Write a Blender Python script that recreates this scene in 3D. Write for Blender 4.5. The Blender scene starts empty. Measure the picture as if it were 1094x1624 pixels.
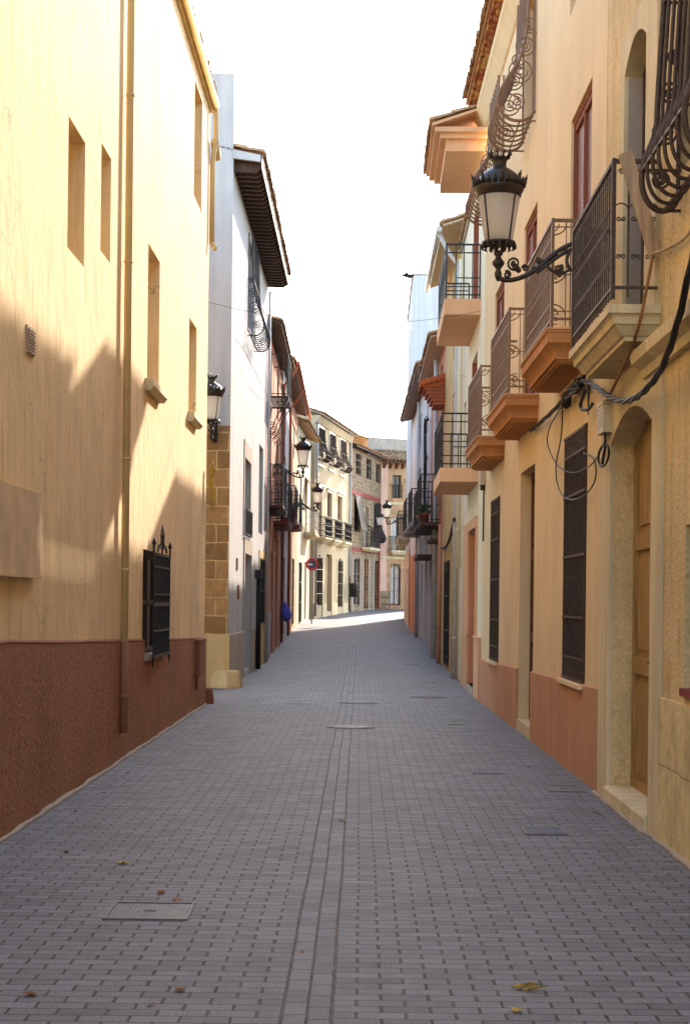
import bpy, math, random
from mathutils import Vector, Matrix
random.seed(7)
C = bpy.context.scene
col = C.collection
R_ = math.radians

# ---------------------------------------------------------------- camera, sky, sun, exposure
cam = bpy.data.objects.new('camera', bpy.data.cameras.new('camera')); col.objects.link(cam)
cam.location = (0, 0, 1.613)
cam.rotation_euler = (R_(90), -0.0115, 0)
cd = cam.data; cd.sensor_fit = 'VERTICAL'; cd.sensor_height = 36; cd.sensor_width = 24
cd.lens = 2600/1624*36; cd.shift_y = 141/1624; cd.clip_start = .1; cd.clip_end = 3000
C.camera = cam
SUN_AZ, SUN_EL = math.atan(1/3.3), R_(24.5)      # ahead and a little to the right
world = bpy.data.worlds.new("World"); C.world = world; world.use_nodes = True
wt = world.node_tree; bg = wt.nodes['Background']
sky = wt.nodes.new('ShaderNodeTexSky'); sky.sky_type = 'NISHITA'; sky.sun_disc = False
sky.sun_elevation = SUN_EL; sky.sun_rotation = SUN_AZ
sky.air_density = 1.0; sky.dust_density = 1.0; sky.ozone_density = 1.0
wt.links.new(sky.outputs[0], bg.inputs[0]); bg.inputs[1].default_value = .15
sd = bpy.data.lights.new('sun', 'SUN'); sd.energy = 2.1; sd.angle = R_(.55); sd.color = (1, .87, .74)
so = bpy.data.objects.new('sun', sd); col.objects.link(so)
sv = Vector((math.sin(SUN_AZ)*math.cos(SUN_EL), math.cos(SUN_AZ)*math.cos(SUN_EL), math.sin(SUN_EL)))
so.rotation_euler = sv.to_track_quat('Z', 'Y').to_euler(); so.location = sv*60
C.view_settings.view_transform = 'Standard'; C.view_settings.look = 'None'
C.view_settings.exposure = 2.46; C.view_settings.gamma = 1

# ---------------------------------------------------------------- materials
def lin(c): return tuple(((v/255)/12.92 if v/255 <= .04045 else ((v/255+.055)/1.055)**2.4) for v in c)
class NT:
    def __init__(s, name):
        s.m = bpy.data.materials.new(name); s.m.use_nodes = True; s.t = s.m.node_tree
        s.b = s.t.nodes['Principled BSDF']; s.o = s.t.nodes['Material Output']
    def n(s, ty, **k):
        x = s.t.nodes.new('ShaderNode'+ty)
        for a, v in k.items(): setattr(x, a, v)
        return x
    def l(s, a, b): s.t.links.new(a, b)
    def setin(s, sock, v):
        if hasattr(v, 'is_output') or hasattr(v, 'links'): s.l(v, sock)
        else: sock.default_value = v
    def math(s, op, a, b=0., c=None):
        x = s.n('Math', operation=op); s.setin(x.inputs[0], a); s.setin(x.inputs[1], b)
        if c is not None: s.setin(x.inputs[2], c)
        return x.outputs[0]
    def mix(s, f, a, b, mode='MIX'):
        x = s.n('MixRGB', blend_type=mode); s.setin(x.inputs[0], f)
        for i, v in ((1, a), (2, b)):
            if isinstance(v, tuple): x.inputs[i].default_value = (*v, 1)[:4]
            else: s.l(v, x.inputs[i])
        return x.outputs[0]
    def pos(s): return s.n('TexCoord').outputs['Object']
    def mapped(s, sc, loc=(0, 0, 0)):
        x = s.n('Mapping'); s.l(s.pos(), x.inputs[0]); x.inputs['Scale'].default_value = sc; x.inputs['Location'].default_value = loc
        return x.outputs[0]
    def noise(s, sc, detail=5, vec=None, rough=.55):
        x = s.n('TexNoise'); x.inputs['Scale'].default_value = sc; x.inputs['Detail'].default_value = detail; x.inputs['Roughness'].default_value = rough
        s.l(vec if vec is not None else s.pos(), x.inputs['Vector']); return x.outputs['Fac']
    def ramp(s, f, a, b, ca=0., cb=1.):
        x = s.n('MapRange'); s.setin(x.inputs[0], f); x.inputs[1].default_value = a; x.inputs[2].default_value = b
        x.inputs[3].default_value = ca; x.inputs[4].default_value = cb; return x.outputs[0]
    def bump(s, h, st, dist=.01, prev=None):
        x = s.n('Bump'); x.inputs['Strength'].default_value = st; x.inputs['Distance'].default_value = dist; s.l(h, x.inputs['Height'])
        if prev is not None: s.l(prev, x.inputs['Normal'])
        return x.outputs[0]
    def fin(s, colr, rough=.9, spec=.2, nrm=None, metal=0):
        if isinstance(colr, tuple): s.b.inputs['Base Color'].default_value = (*colr, 1)
        else: s.l(colr, s.b.inputs['Base Color'])
        s.setin(s.b.inputs['Roughness'], rough); s.b.inputs['Specular IOR Level'].default_value = spec
        s.b.inputs['Metallic'].default_value = metal
        if nrm is not None: s.l(nrm, s.b.inputs['Normal'])
        return s.m

def plaster(name, c, var=.14, fine=60, st=.35, big=.5, streak=.2, patch=None, pth=.62, dark=None, grain=.06, dist=.006, crack=0, dth=.62):
    """painted render: broad tone drift, vertical weather streaks, fine grain and trowel bumps, optional worn patches"""
    t = NT(name)
    a = t.ramp(t.noise(.9, 6), .3, .7, 1-var, 1+var*.6)
    b = t.ramp(t.noise(1, 6, t.mapped((5, 5, .35))), .3, .75, 1+streak*.3, 1-streak)
    g = t.ramp(t.noise(fine*1.1, 3), .3, .7, 1-grain, 1+grain)
    f = t.math('MULTIPLY', t.math('MULTIPLY', a, b), g)
    x = t.n('VectorMath', operation='SCALE'); x.inputs[0].default_value = c; t.l(f, x.inputs['Scale']); o = x.outputs[0]
    if patch:
        p = t.ramp(t.noise(1.3, 8, rough=.7), pth, pth+.03)
        o = t.mix(p, o, patch)
    if dark:
        p = t.ramp(t.noise(1, 7, t.mapped((6, 6, .8), (3, 1, 7)), .65), dth, dth+.12, 0, .6); o = t.mix(p, o, dark)
    if crack:
        wv = t.n('VectorMath', operation='MULTIPLY_ADD'); q = t.n('TexNoise'); q.inputs['Scale'].default_value = 2.2; q.inputs['Detail'].default_value = 6; t.l(t.pos(), q.inputs['Vector'])
        t.l(q.outputs['Color'], wv.inputs[0]); wv.inputs[1].default_value = (.9, .9, .9); t.l(t.pos(), wv.inputs[2])
        vo = t.n('TexVoronoi', feature='DISTANCE_TO_EDGE'); vo.inputs['Scale'].default_value = .45; t.l(wv.outputs[0], vo.inputs['Vector'])
        k = t.math('MULTIPLY', t.ramp(vo.outputs['Distance'], .0015, .006, 1, 0), t.ramp(t.noise(.7, 3), .5, .6, 0, crack)); o = t.mix(k, o, tuple(v*.45 for v in c))
    n1 = t.bump(t.noise(fine, 4), st, dist)
    n2 = t.bump(t.noise(3, 4, t.mapped((1.4, 1.4, .9))), big, .03, n1)
    return t.fin(o, .92, .15, n2)
def plain(name, c, rough=.6, spec=.4, metal=0, sc=9, var=.25, st=.15):
    t = NT(name); f = t.ramp(t.noise(sc, 5), .3, .7, 1-var, 1+var)
    x = t.n('VectorMath', operation='SCALE'); x.inputs[0].default_value = c; t.l(f, x.inputs['Scale'])
    return t.fin(x.outputs[0], rough, spec, t.bump(t.noise(sc*8, 3), st, .004), metal)
def ashlar(name, c, mortar, axis='y', bw=.5, bh=.3, ms=.012, var=.3, offs=.5):
    t = NT(name); sp = t.n('SeparateXYZ'); t.l(t.pos(), sp.inputs[0]); cb = t.n('CombineXYZ')
    t.l(sp.outputs['Y' if axis == 'y' else 'X'], cb.inputs[0]); t.l(sp.outputs['Z'], cb.inputs[1])
    w = t.n('TexNoise'); w.inputs['Scale'].default_value = 2.5; t.l(t.pos(), w.inputs['Vector'])
    wv = t.n('VectorMath', operation='MULTIPLY_ADD'); t.l(w.outputs['Color'], wv.inputs[0]); wv.inputs[1].default_value = (.05, .05, 0); t.l(cb.outputs[0], wv.inputs[2])
    br = t.n('TexBrick'); br.offset = offs; t.l(wv.outputs[0], br.inputs['Vector']); br.inputs['Scale'].default_value = 1
    br.inputs['Brick Width'].default_value = bw; br.inputs['Row Height'].default_value = bh
    br.inputs['Mortar Size'].default_value = ms; br.inputs['Mortar Smooth'].default_value = .3
    br.inputs['Color1'].default_value = (*[v*(1-var) for v in c], 1); br.inputs['Color2'].default_value = (*[min(1, v*(1+var*.6)) for v in c], 1)
    br.inputs['Mortar'].default_value = (*mortar, 1)
    g = t.ramp(t.noise(5, 7, rough=.7), .3, .7, .72, 1.2)
    x = t.n('VectorMath', operation='SCALE'); t.l(br.outputs['Color'], x.inputs[0]); t.l(g, x.inputs['Scale'])
    h = t.math('SUBTRACT', t.noise(14, 5), t.math('MULTIPLY', br.outputs['Fac'], .5))
    return t.fin(x.outputs[0], .92, .15, t.bump(h, .6, .02))
def slats(name, c, period, axis='z', depth=.5, rough=.5, gapv=.45):
    t = NT(name); sp = t.n('SeparateXYZ'); t.l(t.pos(), sp.inputs[0])
    f = t.math('FRACT', t.math('DIVIDE', sp.outputs[axis.upper()], period))
    h = t.math('ABSOLUTE', t.math('SUBTRACT', f, .5))
    v = t.ramp(t.noise(4, 5), .3, .7, .85, 1.12); x = t.n('VectorMath', operation='SCALE'); x.inputs[0].default_value = c; t.l(v, x.inputs['Scale'])
    gap = t.ramp(f, .0, .14, gapv, 1); y = t.n('VectorMath', operation='SCALE'); t.l(x.outputs[0], y.inputs[0]); t.l(gap, y.inputs['Scale'])
    return t.fin(y.outputs[0], rough, .3, t.bump(h, depth, period*.5))
def wood(name, c, rough=.6):
    t = NT(name); f = t.ramp(t.noise(2, 6, t.mapped((14, 14, 1.2))), .3, .7, .6, 1.25)
    x = t.n('VectorMath', operation='SCALE'); x.inputs[0].default_value = c; t.l(f, x.inputs['Scale'])
    return t.fin(x.outputs[0], rough, .3, t.bump(t.noise(3, 5, t.mapped((20, 20, 1.5))), .3, .005))
def tilemat(name, c1, c2):
    t = NT(name); g = t.n('NewGeometry').outputs['Random Per Island']
    o = t.mix(g, c1, c2); o = t.mix(t.ramp(t.noise(11, 6, rough=.7), .52, .68, 0, .75), o, lin((96, 84, 70)))
    o = t.mix(t.ramp(t.noise(30, 3), .6, .7, 0, .5), o, lin((190, 170, 130)))
    return t.fin(o, .95, .1, t.bump(t.noise(50, 4), .4, .006))

def paving_mat():
    """grey 20 x 10 cm blocks in running bond across the street, wide cross joints, two lengthways courses down the middle"""
    t = NT('grey_paving_blocks'); sp = t.n('SeparateXYZ'); t.l(t.pos(), sp.inputs[0]); X, Y = sp.outputs['X'], sp.outputs['Y']
    wob = t.math('MULTIPLY', t.math('SUBTRACT', t.noise(.22, 1), .5), .05)
    wob2 = t.math('MULTIPLY', t.math('SUBTRACT', t.noise(7, 2), .5), .009)
    xs = t.math('ADD', t.math('ADD', X, t.math('ADD', t.math('MULTIPLY', Y, -.0088), .0856)), t.math('ADD', wob, wob2))
    yy = t.math('ADD', Y, t.math('ADD', t.math('MULTIPLY', t.math('SUBTRACT', t.noise(.22, 1), .5), .05), wob2))
    W = .0975
    ctr = t.math('MULTIPLY', t.math('GREATER_THAN', xs, -2*W), t.math('LESS_THAN', xs, 0.0))
    # field
    v = t.math('DIVIDE', yy, W); row = t.math('FLOOR', v); fv = t.math('FRACT', v)
    u = t.math('ADD', t.math('DIVIDE', xs, 2*W), t.math('MULTIPLY', t.math('FLOORED_MODULO', row, 2.), .5)); cell = t.math('FLOOR', u); fu = t.math('FRACT', u)
    # centre
    u2 = t.math('DIVIDE', xs, W); v2 = t.math('ADD', t.math('DIVIDE', yy, 2*W), t.math('MULTIPLY', t.math('FLOOR', u2), .37)); c2 = t.math('FLOOR', u2); r2 = t.math('FLOOR', v2); fu2 = t.math('FRACT', u2); fv2 = t.math('FRACT', v2)
    def edge(f, w): # distance to the cell edge -> 1 in the joint
        return t.ramp(t.math('MINIMUM', f, t.math('SUBTRACT', 1., f)), w*.6, w, 1, 0)
    wide = t.math('MAXIMUM', t.math('MULTIPLY', t.math('SUBTRACT', 1., ctr), edge(fu, .035)), t.math('MULTIPLY', ctr, edge(fu2, .065)))
    thin = t.math('MAXIMUM', t.math('MULTIPLY', t.math('SUBTRACT', 1., ctr), edge(fv, .045)), t.math('MULTIPLY', ctr, edge(fv2, .026)))
    ln = t.math('MAXIMUM', t.ramp(t.math('ABSOLUTE', xs), .005, .0075, 1, 0), t.ramp(t.math('ABSOLUTE', t.math('ADD', xs, 2*W)), .005, .0075, 1, 0))
    wide = t.math('MAXIMUM', wide, ln)
    cb = t.n('CombineXYZ')
    def sel(a, b): return t.math('ADD', t.math('MULTIPLY', a, t.math('SUBTRACT', 1., ctr)), t.math('MULTIPLY', b, ctr))
    t.l(sel(cell, c2), cb.inputs[0]); t.l(sel(row, r2), cb.inputs[1]); t.l(ctr, cb.inputs[2])
    wn = t.n('TexWhiteNoise'); wn.noise_dimensions = '3D'; t.l(cb.outputs[0], wn.inputs['Vector'])
    tone = t.ramp(wn.outputs['Value'], 0, 1, .8, 1.17)
    grain = t.ramp(t.noise(240, 2), .3, .7, .72, 1.28)
    broad = t.ramp(t.noise(.8, 8, rough=.7), .3, .7, .9, 1.08)
    course = t.ramp(t.noise(1, 5, t.mapped((.9, 9, 1)), .65), .3, .7, .86, 1.12); speck = t.ramp(t.noise(70, 4, rough=.8), .35, .65, .66, 1.34)
    f = t.math('MULTIPLY', t.math('MULTIPLY', t.math('MULTIPLY', tone, grain), broad), t.math('MULTIPLY', course, speck))
    dirt = t.ramp(t.noise(1.6, 7, rough=.65), .55, .75, 0, .45)
    x = t.n('VectorMath', operation='SCALE'); x.inputs[0].default_value = lin((111, 110, 114)); t.l(f, x.inputs['Scale'])
    o = t.mix(dirt, x.outputs[0], lin((78, 70, 66)))
    o = t.mix(thin, o, lin((50, 46, 46)))
    jd = t.mix(t.ramp(t.noise(6, 4), .35, .65), lin((84, 72, 62)), lin((44, 40, 38))); o = t.mix(wide, o, jd)
    h = t.math('SUBTRACT', t.math('ADD', t.math('MULTIPLY', t.noise(200, 2), .25), t.math('MULTIPLY', wn.outputs['Value'], .25)), t.math('MAXIMUM', wide, t.math('MULTIPLY', thin, .7)))
    return t.fin(o, t.ramp(t.noise(9, 4), .3, .7, .62, .74), .2, t.bump(h, .8, .006))

M = dict(
 paving=paving_mat(),
 soil=plain('bare_ground', lin((120, 110, 95)), .95, .1, sc=2),
 yellow=plaster('yellow_render', lin((241, 210, 158)), .15, 45, .5, .45, .12, dark=lin((204, 172, 122)), dth=.54, crack=.7),
 redplinth=plaster('red_brown_rough_render', lin((162, 112, 80)), .16, 24, 1., .3, .06, dark=lin((120, 76, 54)), grain=.26, dist=.02),
 redtrim=plaster('red_brown_smooth_render', lin((146, 92, 70)), .1, 60, .2),
 yellowpipe=plain('yellow_painted_pipe', lin((218, 186, 126)), .8, .2, sc=4, var=.1),
 redpipe=plain('red_brown_painted_pipe', lin((154, 102, 76)), .8, .2, sc=4, var=.1),
 tan=plaster('tan_render', lin((234, 207, 160)), .08, 70, .22, .25, .1, dark=lin((214, 182, 136)), dth=.6),
 tanplinth=plaster('brick_pink_plinth_render', lin((202, 150, 112)), .1, 70, .25, .2, .14, dark=lin((176, 122, 88)), dth=.58),
 ochre=plaster('weathered_ochre_render', lin((224, 197, 144)), .18, 34, .9, .5, .2, patch=lin((206, 172, 116)), pth=.6, crack=.8, dth=.57, dark=lin((120, 98, 68)), grain=.14, dist=.02),
 limestone=plaster('worn_limestone', lin((222, 204, 162)), .14, 40, .35, .5, .25, dark=lin((150, 122, 78))),
 limeash=ashlar('limestone_ashlar', lin((222, 200, 148)), lin((172, 146, 100)), 'y', .95, .55, .006, .06),
 cream=plaster('cream_render', lin((236, 226, 196)), .06, 70, .2, .3, .12),
 salmon=plaster('salmon_render', lin((222, 176, 136)), .1, 70, .2, .2, .08),
 salmonred=plaster('deep_salmon_render', lin((206, 142, 106)), .12, 60, .3, .3, .2),
 terracotta=plaster('terracotta_painted_moulding', lin((194, 138, 86)), .14, 80, .2, .15, .22, dark=lin((150, 100, 64)), dth=.6),
 white=plaster('white_limewash', lin((194, 191, 187)), .08, 40, .4, .7, .18, dark=lin((184, 178, 168)), crack=.6),
 palebase=plaster('grey_stone_base', lin((176, 160, 142)), .12, 40, .4, .3, .2),
 sandstone=ashlar('brown_sandstone_blocks', lin((162, 126, 84)), lin((200, 172, 124)), 'x', .42, .335, .012, .3),
 patch=plaster('pale_lime_patch', lin((206, 180, 130)), .12, 30, .5, .6, .2),
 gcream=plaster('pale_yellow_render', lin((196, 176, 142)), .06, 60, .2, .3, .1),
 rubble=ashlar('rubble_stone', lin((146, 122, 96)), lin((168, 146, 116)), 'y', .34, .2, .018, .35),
 peach=plaster('peach_render', lin((216, 172, 132)), .1, 50, .3, .3, .2),
 peachstone=ashlar('peach_stone', lin((190, 150, 112)), lin((200, 164, 126)), 'x', .5, .3, .01, .2),
 pink=plaster('pale_pink_render', lin((226, 186, 162)), .06, 60),
 redband=plain('dark_red_paint', lin((140, 66, 56)), .8, .2),
 bluewhite=plaster('bluish_white_render', lin((206, 205, 204)), .05, 60, .2),
 greyrender=plaster('grey_mauve_render', lin((222, 208, 196)), .1, 60),
 hyellow=plaster('ochre_yellow_render', lin((214, 178, 116)), .14, 50, .4, .4, .25, patch=lin((186, 140, 76)), pth=.64),
 parapet=plain('grey_concrete', lin((176, 164, 148)), .95, .1, sc=3),
 tile=tilemat('old_clay_tiles', lin((150, 106, 74)), lin((196, 160, 118))),
 tileorange=tilemat('new_clay_tiles', lin((196, 104, 60)), lin((176, 90, 54))),
 brick=tilemat('corbel_bricks', lin((150, 72, 52)), lin((196, 148, 84))),
 darkwood=wood('dark_stained_wood', lin((76, 56, 44))),
 brownwood=wood('brown_door_wood', lin((108, 66, 40))),
 redwood=wood('red_brown_wood', lin((126, 62, 36))),
 yellowdoor=wood('old_ochre_painted_door', lin((170, 134, 78))),
 plank=wood('grey_weathered_plank', lin((186, 160, 128))),
 soffit=wood('orange_wood_soffit', lin((170, 88, 48))),
 iron=plain('black_wrought_iron', lin((38, 34, 32)), .5, .4, .2, 20, .3),
 brownir=plain('brown_painted_iron', lin((130, 98, 68)), .5, .4, .0, 20, .15),
 rustir=plain('rusty_dark_iron', lin((74, 58, 47)), .6, .35, .1, 30, .4),
 lampir=plain('bronze_black_cast_iron', lin((54, 46, 38)), .42, .5, .3, 25, .3),
 glass=plain('dark_window_glass', lin((40, 42, 46)), .08, .6, 0, 2, .2, .02),
 winframe=plain('white_window_wood', lin((206, 200, 190)), .5, .4),
 blind=slats('plum_roller_blind', lin((136, 92, 82)), .045),
 beigerib=slats('beige_ribbed_panel', lin((214, 184, 140)), .02, 'z', .12, .85, .93),
 steel=plain('grey_galvanised_steel', lin((160, 158, 156)), .45, .5, .2, 8, .15),
 zinc=plain('pale_grey_pipe', lin((196, 188, 176)), .5, .4, .0, 6, .12),
 covermetal=plain('worn_cast_iron_cover', lin((98, 94, 92)), .6, .4, .1, 12, .3),
 drainmetal=plain('blue_grey_drain_iron', lin((74, 78, 90)), .6, .4, .1, 12, .3),
 cable=plain('black_cable_rubber', lin((34, 33, 36)), .55, .4, 0, 30, .2),
 hose=plain('brown_hose', lin((140, 96, 52)), .6, .3),
 boxgrey=plain('grey_plastic_box', lin((200, 190, 166)), .5, .4, 0, 4, .08),
 leafdry=plain('dry_leaf', lin((132, 92, 58)), .9, .1, 0, 40, .4),
 leafyel=plain('yellowed_palm_leaf', lin((184, 152, 70)), .8, .2, 0, 40, .3),
 plant=plain('green_leaves', lin((74, 92, 48)), .7, .3, 0, 30, .4),
 pot=plain('clay_pot', lin((168, 84, 56)), .85, .2),
 potyellow=plain('ochre_glazed_pot', lin((206, 160, 84)), .5, .4),
 signred=plain('red_sign_enamel', lin((196, 40, 44)), .4, .5, 0, 4, .08),
 signblue=plain('dark_blue_sign_enamel', lin((50, 56, 84)), .4, .5, 0, 4, .08),
 signwhite=plain('white_sign_enamel', lin((226, 222, 220)), .4, .5, 0, 4, .05),
 purple=plain('blue_violet_cloth', lin((92, 92, 168)), .8, .2, 0, 9, .3),
 reveal=plaster('plum_red_reveal', lin((150, 96, 78)), .06, 60, .2),
 awning=plain('tan_canvas', lin((206, 152, 104)), .9, .1),
 bird=plain('dark_plumage', lin((60, 58, 62)), .8, .2),
)
def opal():
    t = NT('opal_lamp_glass'); d = t.n('BsdfDiffuse'); d.inputs[0].default_value = (.74, .68, .58, 1)
    tr = t.n('BsdfTranslucent'); tr.inputs[0].default_value = (.98, .96, .9, 1); mx = t.n('MixShader'); mx.inputs[0].default_value = .75
    t.l(d.outputs[0], mx.inputs[1]); t.l(tr.outputs[0], mx.inputs[2]); gl = t.n('BsdfGlossy'); gl.inputs['Roughness'].default_value = .25
    m2 = t.n('MixShader'); m2.inputs[0].default_value = .05; t.l(mx.outputs[0], m2.inputs[1]); t.l(gl.outputs[0], m2.inputs[2]); t.l(m2.outputs[0], t.o.inputs[0]); return t.m
M['opal'] = opal()

# ---------------------------------------------------------------- mesh helpers
class MB:
    def __init__(s, F=None): s.v, s.f, s.sm, s.F = [], [], [], F or (lambda a, b, c: Vector((a, b, c)))
    def P(s, p): s.v.append(s.F(*p)); return len(s.v)-1
    def face(s, idx, sm=False): s.f.append(idx); s.sm.append(sm)
    def poly(s, pts): s.face([s.P(p) for p in pts])
    def box(s, a, b):
        (x0, y0, z0), (x1, y1, z1) = a, b
        i = [s.P(p) for p in ((x0,y0,z0),(x1,y0,z0),(x1,y1,z0),(x0,y1,z0),(x0,y0,z1),(x1,y0,z1),(x1,y1,z1),(x0,y1,z1))]
        for q in ((0,3,2,1),(4,5,6,7),(0,1,5,4),(1,2,6,5),(2,3,7,6),(3,0,4,7)): s.face([i[k] for k in q])
        return s
    def tube(s, pts, r, n=6, cap=True, sm=True):
        pts = [s.F(*p) for p in pts]; rs = r if isinstance(r, (list, tuple)) else [r]*len(pts); rings = []; up = None
        for k, p in enumerate(pts):
            d = (pts[min(k+1, len(pts)-1)]-pts[max(k-1, 0)])
            if d.length < 1e-9: d = Vector((0, 0, 1))
            d.normalize()
            if up is None:
                up = Vector((0, 0, 1)) if abs(d.z) < .9 else Vector((1, 0, 0))
            e1 = up - d*up.dot(d)
            if e1.length < 1e-4: e1 = d.orthogonal()
            e1.normalize(); up = e1; e2 = d.cross(e1); ring = []
            for j in range(n):
                a = 2*math.pi*(j+.5)/n; s.v.append(p + (e1*math.cos(a)+e2*math.sin(a))*rs[k]); ring.append(len(s.v)-1)
            rings.append(ring)
        for a, b in zip(rings, rings[1:]):
            for j in range(n): s.face([a[j], a[(j+1) % n], b[(j+1) % n], b[j]], sm and n > 4)
        if cap: s.face(rings[0][::-1]); s.face(rings[-1])
        return s
    def bar(s, p, q, r): return s.tube([p, q], r*1.414 if False else r, 4)
    def lathe(s, prof, c=(0, 0, 0), n=20, a0=0, sm=True):
        rings = []
        for r, z in prof:
            rings.append([s.P((c[0]+r*math.cos(a0+2*math.pi*j/n), c[1]+r*math.sin(a0+2*math.pi*j/n), c[2]+z)) for j in range(n)])
        for a, b in zip(rings, rings[1:]):
            for j in range(n): s.face([a[j], a[(j+1) % n], b[(j+1) % n], b[j]], sm)
        s.face(rings[0][::-1]); s.face(rings[-1]); return s
    def prism(s, prof, s0, s1):   # closed profile [(o,z)] swept along the first axis
        a = [s.P((s0, o, z)) for o, z in prof]; b = [s.P((s1, o, z)) for o, z in prof]; n = len(prof)
        for j in range(n): s.face([a[j], a[(j+1) % n], b[(j+1) % n], b[j]])
        s.face(a[::-1]); s.face(b); return s
    def steps(s, lev, s0, s1, O):  # slab moulded on its three free sides: lev = [(z, inset)] from top to bottom
        rings = [[s.P(p) for p in ((s0+i, -.02, z), (s0+i, O-i, z), (s1-i, O-i, z), (s1-i, -.02, z))] for z, i in lev]
        for a, b in zip(rings, rings[1:]):
            for j in range(4): s.face([a[j], a[(j+1) % 4], b[(j+1) % 4], b[j]])
        s.face(rings[0]); s.face(rings[-1][::-1]); return s
    def build(s, name, mat, parent=None, origin=None):
        if not s.v: return None
        og = Vector(origin) if origin is not None else root_loc(parent)
        me = bpy.data.meshes.new(name); me.from_pydata([tuple(p-og) for p in s.v], [], s.f); me.update()
        me.polygons.foreach_set('use_smooth', s.sm); me.materials.append(mat if not isinstance(mat, str) else M[mat])
        import bmesh
        bm = bmesh.new(); bm.from_mesh(me); bmesh.ops.recalc_face_normals(bm, faces=bm.faces); bm.to_mesh(me); bm.free()
        o = bpy.data.objects.new(name, me); col.objects.link(o)
        if parent: o.parent = parent
        else: o.location = og
        return o
def root_loc(o):
    if o is None: return Vector((0, 0, 0))
    while o.parent: o = o.parent
    return Vector(o.location)
def thing(name, label, cat, loc, group=None, rotz=0):
    o = bpy.data.objects.new(name, None); col.objects.link(o); o.location = loc; o.rotation_euler = (0, 0, rotz); o.empty_display_size = .3
    return tag(o, label, cat, group)
def tag(o, label, cat, group=None):
    o['label'] = label; o['category'] = cat
    if group: o['group'] = group
    return o
def struct(o): o['kind'] = 'structure'; return o
def copy_tree(o, parent=None):
    c = o.copy(); col.objects.link(c); c.parent = parent
    for ch in o.children: copy_tree(ch, c)
    return c
def gz(d):
    pr = [(-60,0),(40,0),(48,.17),(56,.36),(68,.56),(76,.8),(85,1.04),(95,1.2),(130,1.5),(900,1.5)]
    for (a, za), (b, zb) in zip(pr, pr[1:]):
        if a <= d <= b: return za+(zb-za)*(d-a)/(b-a)
    return 0
def spiral(cx, cz, r0, r1, a0, turns, n=18):
    return [(cx+(r0+(r1-r0)*k/n)*math.cos(a0+turns*2*math.pi*k/n), cz+(r0+(r1-r0)*k/n)*math.sin(a0+turns*2*math.pi*k/n)) for k in range(n+1)]
def smooth(pts, it=2):
    for _ in range(it):
        q = [pts[0]]
        for a, b in zip(pts, pts[1:]):
            q += [tuple(x*.75+y*.25 for x, y in zip(a, b)), tuple(x*.25+y*.75 for x, y in zip(a, b))]
        pts = q+[pts[-1]]
    return pts

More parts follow.
